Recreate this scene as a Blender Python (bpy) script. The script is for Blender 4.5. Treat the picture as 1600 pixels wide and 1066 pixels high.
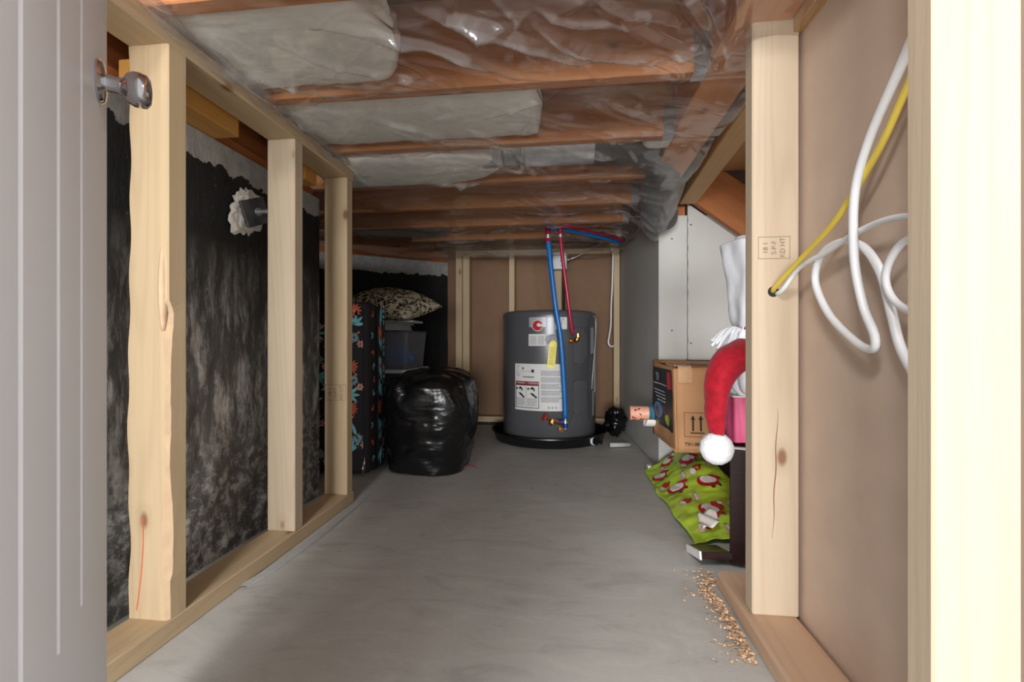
import bpy, bmesh, math, random
import numpy as np
from mathutils import Vector, Matrix, noise

for o in list(bpy.data.objects):
    bpy.data.objects.remove(o)
scene = bpy.context.scene
C = scene.collection
PI = math.pi
rnd = random.Random(7)

# ---------------------------------------------------------------- camera
cam_data = bpy.data.cameras.new('camera')
cam_data.sensor_width = 36.0
cam_data.lens = 16.2
cam_data.clip_start = 0.02
cam = bpy.data.objects.new('camera', cam_data)
C.objects.link(cam)
cam.location = (0, 0, 0.61)
cam.rotation_euler = (PI / 2, 0, math.atan(85 / 720))
scene.camera = cam

# ---------------------------------------------------------------- world and lights
world = bpy.data.worlds.new('world')
scene.world = world
world.use_nodes = True
wbg = world.node_tree.nodes['Background']
wbg.inputs['Color'].default_value = (0.97, 0.985, 1.0, 1)
wbg.inputs['Strength'].default_value = 0.72


def area_light(name, loc, target, size, power, color=(1, 1, 1), shape='DISK'):
    d = bpy.data.lights.new(name, 'AREA')
    d.shape = shape
    d.size = size
    d.energy = power
    d.color = color
    o = bpy.data.objects.new(name, d)
    C.objects.link(o)
    o.location = loc
    o.rotation_euler = (Vector(target) - Vector(loc)).to_track_quat('-Z', 'Y').to_euler()
    return o


area_light('room_lamp', (-0.45, -0.75, 1.80), (0.1, 1.2, 0.6), 0.3, 18, (1, 0.985, 0.97))
area_light('door_fill_light', (1.6, 0.30, 1.7), (-0.5, 0.45, 0.8), 0.5, 40, (0.95, 0.98, 1.0))  # added fill light from the right to brighten the open door
wd = area_light('distant_fill_light', (-0.35, -6.0, 0.80), (-0.1, 3.0, 0.85), 3.8, 680, (0.985, 0.992, 1.0), 'RECTANGLE')  # added broad fill far behind the camera to even the falloff, no known window
wd.data.size_y = 1.5

vs = scene.view_settings
vs.view_transform = 'Standard'
vs.look = 'None'
vs.exposure = 0.2
vs.gamma = 1.0
vs.use_curve_mapping = False


# ---------------------------------------------------------------- materials
def lin(c):
    def f(v):
        v = v / 255.0
        return v / 12.92 if v <= 0.04045 else ((v + 0.055) / 1.055) ** 2.4
    return (f(c[0]), f(c[1]), f(c[2]), 1.0)


class NT:
    def __init__(self, name):
        self.m = bpy.data.materials.new(name)
        self.m.use_nodes = True
        self.t = self.m.node_tree
        self.b = self.t.nodes['Principled BSDF']
        self.out = self.t.nodes['Material Output']

    def n(self, typ, **kw):
        nd = self.t.nodes.new(typ)
        for k, v in kw.items():
            if k.startswith('i_'):
                nd.inputs[k[2:].replace('_', ' ')].default_value = v
            else:
                setattr(nd, k, v)
        return nd

    def l(self, a, b):
        self.t.links.new(a, b)

    def coord(self, which='Object', scale=(1, 1, 1), randomize=False):
        tc = self.n('ShaderNodeTexCoord')
        mp = self.n('ShaderNodeMapping')
        mp.inputs['Scale'].default_value = scale
        self.l(tc.outputs[which], mp.inputs['Vector'])
        if randomize:
            oi = self.n('ShaderNodeObjectInfo')
            mu = self.n('ShaderNodeMath', operation='MULTIPLY')
            mu.inputs[1].default_value = 37.0
            self.l(oi.outputs['Random'], mu.inputs[0])
            cb = self.n('ShaderNodeCombineXYZ')
            for k in range(3):
                self.l(mu.outputs[0], cb.inputs[k])
            self.l(cb.outputs[0], mp.inputs['Location'])
        return mp.outputs[0]

    def noise(self, vec, scale, detail=4, rough=0.55, dist=0.0):
        nd = self.n('ShaderNodeTexNoise')
        nd.inputs['Scale'].default_value = scale
        nd.inputs['Detail'].default_value = detail
        nd.inputs['Roughness'].default_value = rough
        nd.inputs['Distortion'].default_value = dist
        self.l(vec, nd.inputs['Vector'])
        return nd.outputs['Fac']

    def ramp(self, fac, stops):
        r = self.n('ShaderNodeValToRGB')
        el = r.color_ramp.elements
        while len(el) < len(stops):
            el.new(0.5)
        for e, (p, c) in zip(el, stops):
            e.position = p
            e.color = c if len(c) == 4 else (*c, 1)
        self.l(fac, r.inputs['Fac'])
        return r.outputs['Color']

    def mix(self, fac, a, b, mode='MIX'):
        nd = self.n('ShaderNodeMix', data_type='RGBA', blend_type=mode)
        for sock, v in ((nd.inputs[0], fac), (nd.inputs[6], a), (nd.inputs[7], b)):
            if hasattr(v, 'links'):
                self.l(v, sock)
            else:
                sock.default_value = v
        return nd.outputs[2]

    def math(self, op, a, b=None, clamp=False):
        nd = self.n('ShaderNodeMath', operation=op, use_clamp=clamp)
        for i, v in enumerate((a, b)):
            if v is None:
                continue
            if hasattr(v, 'links'):
                self.l(v, nd.inputs[i])
            else:
                nd.inputs[i].default_value = v
        return nd.outputs[0]

    def bump(self, h, strength=0.3, dist=0.01):
        nd = self.n('ShaderNodeBump')
        nd.inputs['Strength'].default_value = strength
        nd.inputs['Distance'].default_value = dist
        self.l(h, nd.inputs['Height'])
        self.l(nd.outputs[0], self.b.inputs['Normal'])

    def col(self, c):
        if hasattr(c, 'links'):
            self.l(c, self.b.inputs['Base Color'])
        else:
            self.b.inputs['Base Color'].default_value = c

    def set(self, rough=None, metal=None, spec=None):
        if rough is not None:
            self.b.inputs['Roughness'].default_value = rough
        if metal is not None:
            self.b.inputs['Metallic'].default_value = metal
        if spec is not None:
            self.b.inputs['Specular IOR Level'].default_value = spec


def plain(name, rgb, rough=0.5, metal=0.0, var=0.12, scale=25.0, bump=0.0, spec=0.5):
    t = NT(name)
    v = t.coord('Object')
    f = t.noise(v, scale)
    c = lin(rgb)
    lo = tuple(x * (1 - var) for x in c[:3])
    hi = tuple(min(1, x * (1 + var)) for x in c[:3])
    t.col(t.ramp(f, [(0.3, lo), (0.7, hi)]))
    t.set(rough, metal, spec)
    if bump:
        t.bump(f, bump, 0.005)
    return t.m


def wood(name, light, dark, knot=(120, 72, 40), rough=0.55, ring=1.0):
    t = NT(name)
    v = t.coord('Object', (1, 1, 1), True)
    mp = t.n('ShaderNodeMapping')
    mp.inputs['Scale'].default_value = (1, 1, 0.055)
    t.l(v, mp.inputs['Vector'])
    g = mp.outputs[0]
    fine = t.noise(g, 160, 3, 0.6)
    broad = t.noise(g, 16, 3, 0.5, 0.6)
    # growth rings: iso-lines of a slowly varying field
    fld = t.noise(g, 9, 1, 0.4, 0.3)
    sn = t.math('SINE', t.math('MULTIPLY', fld, 95.0))
    rings = t.math('MULTIPLY_ADD', sn, 0.5)
    rings.node.inputs[2].default_value = 0.5
    rings = t.math('POWER', rings, 3.0)
    vo = t.n('ShaderNodeTexVoronoi')
    vm = t.n('ShaderNodeMapping')
    vm.inputs['Scale'].default_value = (8.0, 8.0, 4.2)
    t.l(v, vm.inputs['Vector'])
    t.l(vm.outputs[0], vo.inputs['Vector'])
    vo.inputs['Scale'].default_value = 1.0
    kn = t.ramp(vo.outputs['Distance'], [(0.045, (1, 1, 1)), (0.095, (0, 0, 0))])
    halo = t.ramp(vo.outputs['Distance'], [(0.06, (1, 1, 1)), (0.2, (0, 0, 0))])
    base = t.mix(broad, lin(light), lin(dark))
    base = t.mix(t.math('MULTIPLY', rings, 0.17 * ring), base, lin(tuple(int(x * 0.80) for x in dark)))
    base = t.mix(t.math('MULTIPLY', fine, 0.22), base, lin(tuple(int(x * 0.78) for x in dark)))
    base = t.mix(t.math('MULTIPLY', halo, 0.35), base, lin(tuple(int(x * 0.8) for x in dark)))
    base = t.mix(t.math('MULTIPLY', kn, 0.8), base, lin(knot))
    t.col(base)
    t.set(rough, 0, 0.3)
    t.bump(fine, 0.12, 0.002)
    return t.m


M = {}
M['pine'] = wood('pine_lumber', (211, 189, 155), (193, 166, 129))
M['pine_white'] = wood('pale_pine_lumber', (206, 189, 165), (194, 173, 146))
M['pine_amber'] = wood('amber_block_lumber', (212, 160, 84), (190, 136, 66))
M['pine_pink'] = wood('pinkish_sill_lumber', (216, 186, 160), (196, 160, 130))
M['joist'] = wood('orange_joist_lumber', (222, 156, 104), (192, 122, 74), (110, 64, 36))
M['fir'] = wood('orange_fir_lumber', (192, 122, 70), (156, 92, 50), (90, 50, 28))
M['deck'] = wood('brown_subfloor', (186, 142, 116), (128, 94, 76), (80, 55, 44), 0.8, 0.4)
M['tread'] = wood('stair_lumber', (206, 166, 116), (182, 138, 88))
M['wane'] = plain('peeled_wane_wood', (204, 174, 140), 0.6, 0, 0.1, 30, 0.2)
M['dark_laminate'] = wood('dark_brown_laminate', (52, 30, 28), (34, 20, 19), (30, 16, 16), 0.28, 0.8)
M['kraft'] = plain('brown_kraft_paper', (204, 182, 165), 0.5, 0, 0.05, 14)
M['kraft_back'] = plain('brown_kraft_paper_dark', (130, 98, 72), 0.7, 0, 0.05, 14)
M['drywall'] = plain('grey_drywall_paper', (186, 184, 179), 0.8, 0, 0.03, 8)
M['gypsum'] = plain('white_gypsum_edge', (226, 224, 220), 0.9, 0, 0.04, 30)
M['door'] = plain('white_door_paint', (226, 227, 230), 0.38, 0, 0.015, 6)
M['chrome'] = plain('brushed_chrome', (200, 200, 205), 0.16, 1.0, 0.03, 40)
M['steel'] = plain('zinc_steel', (186, 188, 190), 0.36, 0.8, 0.08, 60)
M['dark_steel'] = plain('dark_plate_steel', (92, 93, 96), 0.45, 0.7, 0.2, 40)
M['brass'] = plain('brass', (190, 142, 80), 0.28, 1.0, 0.15, 60)
M['heater'] = plain('dark_grey_enamel', (92, 92, 95), 0.30, 0.25, 0.04, 6)
M['heater_dark'] = plain('grey_enamel_panel', (84, 84, 87), 0.32, 0.25, 0.04, 6)
M['black_plastic'] = plain('black_plastic', (16, 16, 17), 0.34, 0, 0.2, 20)
M['rubber'] = plain('black_rubber', (24, 24, 24), 0.7, 0, 0.2, 20)
M['white_plastic'] = plain('white_plastic', (228, 229, 230), 0.4, 0, 0.03, 20)
M['label'] = plain('white_label_paper', (214, 213, 210), 0.5, 0, 0.03, 60)
M['label_grey'] = plain('silver_label', (166, 168, 176), 0.35, 0.3, 0.05, 60)
M['ink'] = plain('dark_grey_print', (74, 74, 78), 0.6, 0, 0.1, 60)
M['ink_light'] = plain('pale_grey_print', (150, 150, 156), 0.6, 0, 0.1, 60)
M['ink_black'] = plain('black_print', (18, 17, 17), 0.6, 0, 0.1, 60)
M['maroon'] = plain('dark_red_print', (128, 26, 32), 0.5, 0, 0.1, 60)
M['red_badge'] = plain('red_badge', (176, 30, 36), 0.3, 0, 0.06, 60)
M['yellow_tag'] = plain('yellow_tag', (226, 212, 38), 0.4, 0, 0.08, 60)
M['yellow_dark'] = plain('yellow_tag_print', (180, 160, 24), 0.5, 0, 0.1, 60)
M['blue_pipe'] = plain('blue_pex_pipe', (22, 104, 178), 0.32, 0, 0.05, 20)
M['red_pipe'] = plain('red_pex_pipe', (162, 32, 58), 0.32, 0, 0.05, 20)
M['red_handle'] = plain('red_valve_handle', (190, 36, 38), 0.4, 0, 0.06, 20)
M['blue_fit'] = plain('blue_fitting', (24, 48, 140), 0.4, 0, 0.06, 20)
M['cable_white'] = plain('white_cable_jacket', (238, 240, 242), 0.42, 0, 0.02, 20)
M['cable_yellow'] = plain('yellow_cable_jacket', (226, 200, 84), 0.42, 0, 0.04, 20)
M['cardboard'] = plain('brown_cardboard', (186, 138, 96), 0.75, 0, 0.06, 12, 0.05)
M['card_black'] = plain('black_carton_print', (34, 36, 42), 0.45, 0, 0.15, 18)
M['card_red'] = plain('red_carton_print', (196, 44, 52), 0.45, 0, 0.08, 18)
M['card_white'] = plain('white_carton_print', (206, 210, 214), 0.5, 0, 0.05, 18)
M['card_green'] = plain('lime_carton_print', (170, 186, 54), 0.5, 0, 0.1, 18)
M['card_blue'] = plain('blue_carton_print', (66, 120, 170), 0.5, 0, 0.2, 18)
M['card_line'] = plain('brown_carton_ink', (128, 82, 48), 0.75, 0, 0.06, 12)
M['card_ink'] = plain('black_carton_ink', (44, 30, 22), 0.75, 0, 0.06, 12)
M['papers'] = plain('white_paper_stack', (206, 205, 208), 0.7, 0, 0.03, 40)
M['foam'] = plain('white_spray_foam', (226, 222, 212), 0.9, 0, 0.1, 60, 0.6)
M['pink'] = plain('pink_tissue', (214, 84, 128), 0.5, 0, 0.12, 10)
M['pompom'] = plain('white_plush', (240, 240, 242), 0.95, 0, 0.03, 140, 0.6)
M['white_cloth'] = plain('white_cloth', (236, 240, 246), 0.85, 0, 0.02, 30, 0.1)
M['twine_red'] = plain('red_twine', (186, 40, 56), 0.7, 0, 0.1, 30)
M['lime'] = plain('lime_gift_wrap', (190, 222, 70), 0.32, 0, 0.1, 9)
M['wrap_red'] = plain('red_wrap_print', (190, 34, 42), 0.35, 0, 0.1, 9)
M['wrap_white'] = plain('white_wrap_print', (240, 238, 232), 0.35, 0, 0.04, 9)
M['wrap_pink'] = plain('pale_pink_wrap_print', (212, 178, 160), 0.35, 0, 0.08, 9)
M['wrap_dark'] = plain('dark_wrap_print', (96, 36, 30), 0.4, 0, 0.1, 9)
M['wrap_green'] = plain('green_wrap_print', (120, 170, 50), 0.4, 0, 0.1, 9)
M['wrap_under'] = plain('white_wrap_underside', (224, 216, 208), 0.5, 0, 0.05, 9)
M['petal_teal'] = plain('teal_petal_print', (132, 206, 216), 0.7, 0, 0.15, 60)
M['petal_orange'] = plain('orange_petal_print', (226, 108, 82), 0.7, 0, 0.15, 60)
M['petal_pale'] = plain('pale_petal_print', (234, 170, 152), 0.7, 0, 0.15, 60)
M['petal_grey'] = plain('grey_blue_petal_print', (150, 178, 190), 0.7, 0, 0.15, 60)
M['suit_fabric'] = plain('black_suitcase_fabric', (34, 30, 34), 0.75, 0, 0.15, 160, 0.1)
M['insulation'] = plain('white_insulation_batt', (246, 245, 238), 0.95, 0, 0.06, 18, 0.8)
M['insulation_grey'] = plain('grey_insulation_batt', (150, 146, 136), 0.95, 0, 0.14, 14, 0.8)  # greyer, darker tone for the batt at the back
M['shaving'] = plain('wood_shaving', (226, 190, 154), 0.7, 0, 0.2, 60)
M['gasket'] = plain('grey_foam_gasket', (190, 191, 190), 0.7, 0, 0.05, 30)
M['screw'] = plain('black_screw_head', (14, 14, 14), 0.5, 0.4, 0.1, 30)
M['graphite'] = plain('pencil_grey', (110, 108, 104), 0.8, 0, 0.2, 60)
M['stamp'] = plain('faded_stamp_ink', (128, 112, 92), 0.8, 0, 0.2, 60)
M['red_chalk'] = plain('red_crayon', (232, 130, 104), 0.8, 0, 0.1, 60)
M['blue_cloth'] = plain('blue_cloth', (40, 126, 220), 0.7, 0, 0.3, 40, 0.4)
M['roll_pink'] = plain('pink_roll_paper', (232, 168, 140), 0.45, 0, 0.08, 30)
M['foil_blue'] = plain('blue_foil', (92, 160, 186), 0.25, 0.5, 0.4, 40)
M['clear_tape'] = plain('clear_tape', (200, 160, 122), 0.18, 0, 0.08, 30)


def mat_concrete():
    t = NT('grey_concrete_floor')
    v = t.coord('Object')
    a = t.noise(v, 2.2, 5, 0.6, 0.8)
    mp = t.n('ShaderNodeMapping')
    mp.inputs['Scale'].default_value = (1.0, 2.6, 1)
    mp.inputs['Rotation'].default_value = (0, 0, 0.35)
    t.l(v, mp.inputs['Vector'])
    b = t.noise(mp.outputs[0], 5.5, 6, 0.62, 1.5)
    c = t.noise(v, 90, 3, 0.6)
    col = t.mix(a, lin((188, 187, 183)), lin((214, 213, 208)))
    col = t.mix(t.ramp(b, [(0.52, (0, 0, 0)), (0.75, (0.6, 0.6, 0.6))]), col, lin((222, 221, 216)))
    col = t.mix(t.ramp(b, [(0.25, (0.45, 0.45, 0.45)), (0.45, (0, 0, 0))]), col, lin((146, 145, 141)))
    col = t.mix(t.math('MULTIPLY', c, 0.14), col, lin((92, 91, 88)))
    sp = t.ramp(t.noise(v, 16, 2, 0.5), [(0.73, (0, 0, 0)), (0.77, (0.55, 0.55, 0.55))])
    col = t.mix(sp, col, lin((120, 118, 114)))
    t.col(col)
    t.set(0.55, 0, 0.35)
    t.bump(t.noise(v, 26, 5, 0.6), 0.08, 0.004)
    return t.m


M['concrete'] = mat_concrete()


def mat_tar(name, ztop, zfade, scrape):
    """black damp-proofing tar over concrete: ragged bare strip at the top, grey scrapes lower down"""
    t = NT(name)
    tc = t.n('ShaderNodeTexCoord')
    sx = t.n('ShaderNodeSeparateXYZ')
    t.l(tc.outputs['Object'], sx.inputs[0])
    z = sx.outputs['Z']
    v = t.coord('Object')
    edge = t.noise(v, 14, 5, 0.65)
    d = t.math('ADD', z, t.math('MULTIPLY', t.math('SUBTRACT', edge, 0.5), 0.10))
    bare = t.math('GREATER_THAN', d, ztop)
    mp = t.n('ShaderNodeMapping')
    mp.inputs['Scale'].default_value = (1, 1, 0.22)
    t.l(v, mp.inputs['Vector'])
    st = t.noise(mp.outputs[0], 26, 9, 0.76, 0.15)
    big = t.noise(mp.outputs[0], 4.0, 4, 0.6, 0.4)
    low = t.math('MULTIPLY', t.math('SUBTRACT', zfade, z), 2.4, clamp=True)
    low = t.math('MINIMUM', low, 1.0)
    amount = t.math('MULTIPLY', t.math('ADD', big, 0.32), low)
    iso = t.noise(v, 30, 9, 0.78, 0.0)
    mixf = t.math('MULTIPLY', t.math('SUBTRACT', 0.42, z), 4.0, clamp=True)
    st = t.mix(mixf, st, iso)
    sc = t.ramp(st, [(0.47, (0, 0, 0)), (0.56, (0.55, 0.55, 0.55)), (0.63, (1, 1, 1))])
    sc = t.math('MULTIPLY', t.math('MULTIPLY', sc, amount), scrape, clamp=True)
    haze = t.math('MULTIPLY', t.math('MULTIPLY', t.math('ADD', big, 0.1), low), 0.85 * scrape, clamp=True)
    specks = t.ramp(t.noise(v, 70, 3, 0.7), [(0.66, (0, 0, 0)), (0.72, (0.6, 0.6, 0.6))])
    col = t.mix(haze, lin((17, 17, 19)), lin((124, 122, 119)))
    col = t.mix(specks, col, lin((150, 148, 144)))
    col = t.mix(sc, col, lin((214, 211, 205)))
    conc = t.mix(t.noise(v, 30, 5, 0.65), lin((128, 128, 126)), lin((208, 206, 202)))
    t.col(t.mix(bare, col, conc))
    t.set(0.5, 0, 0.35)
    t.bump(st, 0.8, 0.02)
    return t.m


M['tar'] = mat_tar('scraped_black_tar', 1.095, 0.90, 1.5)
M['tar_dark'] = mat_tar('smooth_black_tar', 1.095, 0.55, 0.25)


def mat_poly():
    t = NT('clear_poly_sheet')
    t.t.nodes.remove(t.b)
    tr = t.n('ShaderNodeBsdfTransparent')
    tr.inputs['Color'].default_value = (0.985, 0.982, 0.98, 1)
    gl = t.n('ShaderNodeBsdfGlossy')
    gl.inputs['Roughness'].default_value = 0.13
    gl.inputs['Color'].default_value = (0.95, 0.95, 0.95, 1)
    df = t.n('ShaderNodeBsdfDiffuse')
    df.inputs['Color'].default_value = (0.78, 0.76, 0.74, 1)
    tl = t.n('ShaderNodeBsdfTranslucent')
    tl.inputs['Color'].default_value = (0.78, 0.76, 0.74, 1)
    lw = t.n('ShaderNodeLayerWeight')
    lw.inputs['Blend'].default_value = 0.3
    f = t.math('MULTIPLY_ADD', t.math('POWER', lw.outputs['Facing'], 2.0), 0.38)
    f.node.inputs[2].default_value = 0.085
    v = t.coord('Object')
    mpz = t.n('ShaderNodeMapping')
    mpz.inputs['Rotation'].default_value = (0, 0, -0.45)
    mpz.inputs['Scale'].default_value = (0.7, 3.2, 1)
    t.l(v, mpz.inputs['Vector'])
    hz = t.ramp(t.noise(mpz.outputs[0], 4.5, 6, 0.7, 0.8), [(0.40, (0.04, 0.04, 0.04)), (0.56, (0.14, 0.14, 0.14)), (0.72, (0.42, 0.42, 0.42))])
    m0 = t.n('ShaderNodeMixShader')
    m0.inputs[0].default_value = 0.4
    t.l(df.outputs[0], m0.inputs[1])
    t.l(tl.outputs[0], m0.inputs[2])
    m1 = t.n('ShaderNodeMixShader')
    t.l(hz, m1.inputs[0])
    t.l(tr.outputs[0], m1.inputs[1])
    t.l(m0.outputs[0], m1.inputs[2])
    m2 = t.n('ShaderNodeMixShader')
    t.l(f, m2.inputs[0])
    t.l(m1.outputs[0], m2.inputs[1])
    t.l(gl.outputs[0], m2.inputs[2])
    t.l(m2.outputs[0], t.out.inputs['Surface'])
    return t.m


M['poly'] = mat_poly()


def mat_clear_bin():
    t = NT('clear_grey_tote_plastic')
    t.t.nodes.remove(t.b)
    tr = t.n('ShaderNodeBsdfTransparent')
    tr.inputs['Color'].default_value = (0.72, 0.74, 0.78, 1)
    pb = t.n('ShaderNodeBsdfPrincipled')
    pb.inputs['Base Color'].default_value = lin((204, 210, 218))
    pb.inputs['Roughness'].default_value = 0.3
    m = t.n('ShaderNodeMixShader')
    m.inputs[0].default_value = 0.20
    t.l(tr.outputs[0], m.inputs[1])
    t.l(pb.outputs[0], m.inputs[2])
    t.l(m.outputs[0], t.out.inputs['Surface'])
    return t.m


M['clear_bin'] = mat_clear_bin()


def mat_leopard():
    t = NT('leopard_print_plush')
    v = t.coord('Object', (1, 1, 1))
    w = t.n('ShaderNodeTexVoronoi')
    w.inputs['Scale'].default_value = 38
    w.inputs['Randomness'].default_value = 0.9
    nv = t.n('ShaderNodeTexNoise')
    nv.inputs['Scale'].default_value = 24
    t.l(v, nv.inputs['Vector'])
    mx = t.n('ShaderNodeMix', data_type='VECTOR')
    mx.inputs[0].default_value = 0.06
    t.l(v, mx.inputs[4])
    t.l(nv.outputs['Color'], mx.inputs[5])
    t.l(mx.outputs[1], w.inputs['Vector'])
    ringf = t.ramp(w.outputs['Distance'], [(0.22, (0, 0, 0)), (0.30, (1, 1, 1)), (0.48, (1, 1, 1)), (0.56, (0, 0, 0))])
    br = t.ramp(t.noise(v, 34, 2), [(0.36, (0, 0, 0)), (0.44, (1, 1, 1))])
    spot = t.math('MULTIPLY', ringf, br)
    t.col(t.mix(spot, lin((196, 184, 158)), lin((36, 29, 25))))
    t.set(0.9, 0, 0.2)
    t.bump(t.noise(v, 180, 2), 0.4, 0.004)
    return t.m


M['leopard'] = mat_leopard()


def mat_bag():
    t = NT('black_bin_liner')
    v = t.coord('Object')
    t.col(lin((13, 13, 14)))
    t.set(0.24, 0, 0.6)
    mp = t.n('ShaderNodeMapping')
    mp.inputs['Scale'].default_value = (1, 1, 2.2)
    t.l(v, mp.inputs['Vector'])
    t.bump(t.noise(mp.outputs[0], 9, 3, 0.5, 1.0), 0.22, 0.02)
    return t.m


M['bag'] = mat_bag()


def mat_velvet():
    t = NT('red_velvet')
    v = t.coord('Object')
    f = t.noise(v, 60, 4, 0.6)
    t.col(t.ramp(f, [(0.3, lin((146, 8, 28))), (0.7, lin((182, 16, 40)))]))
    t.set(0.8, 0, 0.3)
    t.b.inputs['Sheen Weight'].default_value = 0.12
    t.bump(f, 0.25, 0.004)
    return t.m


M['velvet'] = mat_velvet()


def mat_duct():
    t = NT('galvanised_duct')
    v = t.coord('Object')
    f = t.noise(v, 30, 3)
    t.col(t.ramp(f, [(0.3, lin((190, 192, 194))), (0.7, lin((222, 223, 224)))]))
    t.set(0.38, 0.45)
    return t.m


M['duct'] = mat_duct()
M['duct_dark'] = plain('dull_grey_elbow', (96, 96, 97), 0.42, 0.55, 0.15, 14)


# ---------------------------------------------------------------- mesh helpers
def link(name, me, mats, parent=None, smooth=False, loc=None, rot=None):
    o = bpy.data.objects.new(name, me)
    C.objects.link(o)
    if not isinstance(mats, (list, tuple)):
        mats = [mats]
    for m in mats:
        me.materials.append(m)
    if smooth:
        for p in me.polygons:
            p.use_smooth = True
    if parent:
        o.parent = parent
    if loc is not None:
        o.location = loc
    if rot is not None:
        o.rotation_euler = rot
    return o


def tag(o, label=None, cat=None, group=None, kind=None):
    if label:
        o['label'] = label
    if cat:
        o['category'] = cat
    if group:
        o['group'] = group
    if kind:
        o['kind'] = kind
    return o


def empty(name, loc=(0, 0, 0), rot=(0, 0, 0), label=None, cat=None, group=None, kind=None):
    o = bpy.data.objects.new(name, None)
    o.empty_display_size = 0.05
    C.objects.link(o)
    o.location = loc
    o.rotation_euler = rot
    return tag(o, label, cat, group, kind)


class MB:
    def __init__(self):
        self.v, self.f, self.mi = [], [], []

    def add(self, vs, fs, mi=0):
        b = len(self.v)
        self.v += [tuple(p) for p in vs]
        self.f += [tuple(i + b for i in f) for f in fs]
        self.mi += [mi] * len(fs)
        return self

    def box(self, a, b, mi=0, mat=None):
        (x0, y0, z0), (x1, y1, z1) = a, b
        vs = [Vector(p) for p in ((x0, y0, z0), (x1, y0, z0), (x1, y1, z0), (x0, y1, z0), (x0, y0, z1), (x1, y0, z1), (x1, y1, z1), (x0, y1, z1))]
        if mat:
            vs = [mat @ p for p in vs]
        return self.add(vs, [(3, 2, 1, 0), (4, 5, 6, 7), (0, 1, 5, 4), (1, 2, 6, 5), (2, 3, 7, 6), (3, 0, 4, 7)], mi)

    def lathe(self, prof, n=24, mat=None, mi=0, caps=True):
        vs, fs = [], []
        for (r, z) in prof:
            for k in range(n):
                a = 2 * PI * k / n
                vs.append(Vector((r * math.cos(a), r * math.sin(a), z)))
        for i in range(len(prof) - 1):
            for k in range(n):
                k2 = (k + 1) % n
                fs.append((i * n + k, i * n + k2, (i + 1) * n + k2, (i + 1) * n + k))
        if caps:
            fs.append(tuple(range(n - 1, -1, -1)))
            fs.append(tuple((len(prof) - 1) * n + k for k in range(n)))
        if mat:
            vs = [mat @ p for p in vs]
        return self.add(vs, fs, mi)

    def tube(self, pts, radii, n=10, mi=0, caps=True, flat=1.0, twist=0.0):
        pts = [Vector(p) for p in pts]
        if not isinstance(radii, (list, tuple)):
            radii = [radii] * len(pts)
        vs, fs = [], []
        up = None
        for i, p in enumerate(pts):
            t = (pts[min(i + 1, len(pts) - 1)] - pts[max(i - 1, 0)]).normalized()
            if up is None:
                ref = Vector((0, 0, 1)) if abs(t.z) < 0.9 else Vector((1, 0, 0))
                up = t.cross(ref).normalized()
            up = (up - t * up.dot(t)).normalized()
            sd = t.cross(up)
            for k in range(n):
                a = 2 * PI * k / n + twist
                vs.append(p + up * (radii[i] * math.cos(a)) + sd * (radii[i] * flat * math.sin(a)))
        for i in range(len(pts) - 1):
            for k in range(n):
                k2 = (k + 1) % n
                fs.append((i * n + k, i * n + k2, (i + 1) * n + k2, (i + 1) * n + k))
        if caps:
            fs.append(tuple(range(n - 1, -1, -1)))
            fs.append(tuple((len(pts) - 1) * n + k for k in range(n)))
        return self.add(vs, fs, mi)

    def grid(self, P, mi=0, closed_u=False):
        """P[i][j] of points"""
        nu, nv = len(P), len(P[0])
        vs = [p for row in P for p in row]
        fs = []
        for i in range(nu - 1 + (1 if closed_u else 0)):
            i2 = (i + 1) % nu
            for j in range(nv - 1):
                fs.append((i * nv + j, i2 * nv + j, i2 * nv + j + 1, i * nv + j + 1))
        return self.add(vs, fs, mi)

    def mesh(self, name='mesh'):
        me = bpy.data.meshes.new(name)
        me.from_pydata(self.v, [], self.f)
        for p, m in zip(me.polygons, self.mi):
            p.material_index = m
        me.update()
        return me

    def build(self, name, mats, parent=None, smooth=False, loc=None, rot=None, auto=None, origin=None):
        if origin is not None:
            ov = Vector(origin)
            self.v = [tuple(Vector(p) - ov) for p in self.v]
            loc = origin if loc is None else loc
        me = self.mesh(name)
        o = link(name, me, mats, parent, smooth, loc, rot)
        if auto is not None:
            for p in me.polygons:
                p.use_smooth = True
            me.set_sharp_from_angle(angle=math.radians(auto))
        return o


def bevel_box_mesh(sx, sy, sz, bev=0.003, seg=1):
    bm = bmesh.new()
    bmesh.ops.create_cube(bm, size=1.0)
    bmesh.ops.scale(bm, vec=(sx, sy, sz), verts=bm.verts)
    if bev:
        bmesh.ops.bevel(bm, geom=bm.edges[:], offset=bev, segments=seg, profile=0.5, affect='EDGES')
    me = bpy.data.meshes.new('box')
    bm.to_mesh(me)
    bm.free()
    return me


def bbox(name, a, b, mat, parent=None, bev=0.003, seg=1, axis='Z', rot=None, smooth=False):
    """bevelled board from corner a to corner b; its own Z runs along the grain"""
    d = [abs(b[i] - a[i]) for i in range(3)]
    c = [(a[i] + b[i]) / 2 for i in range(3)]
    if axis == 'Z':
        me, r = bevel_box_mesh(d[0], d[1], d[2], bev, seg), (0, 0, 0)
    elif axis == 'Y':
        me, r = bevel_box_mesh(d[0], d[2], d[1], bev, seg), (-PI / 2, 0, 0)
    else:
        me, r = bevel_box_mesh(d[2], d[1], d[0], bev, seg), (0, PI / 2, 0)
    return link(name, me, mat, parent, smooth, c, rot if rot else r)


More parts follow.
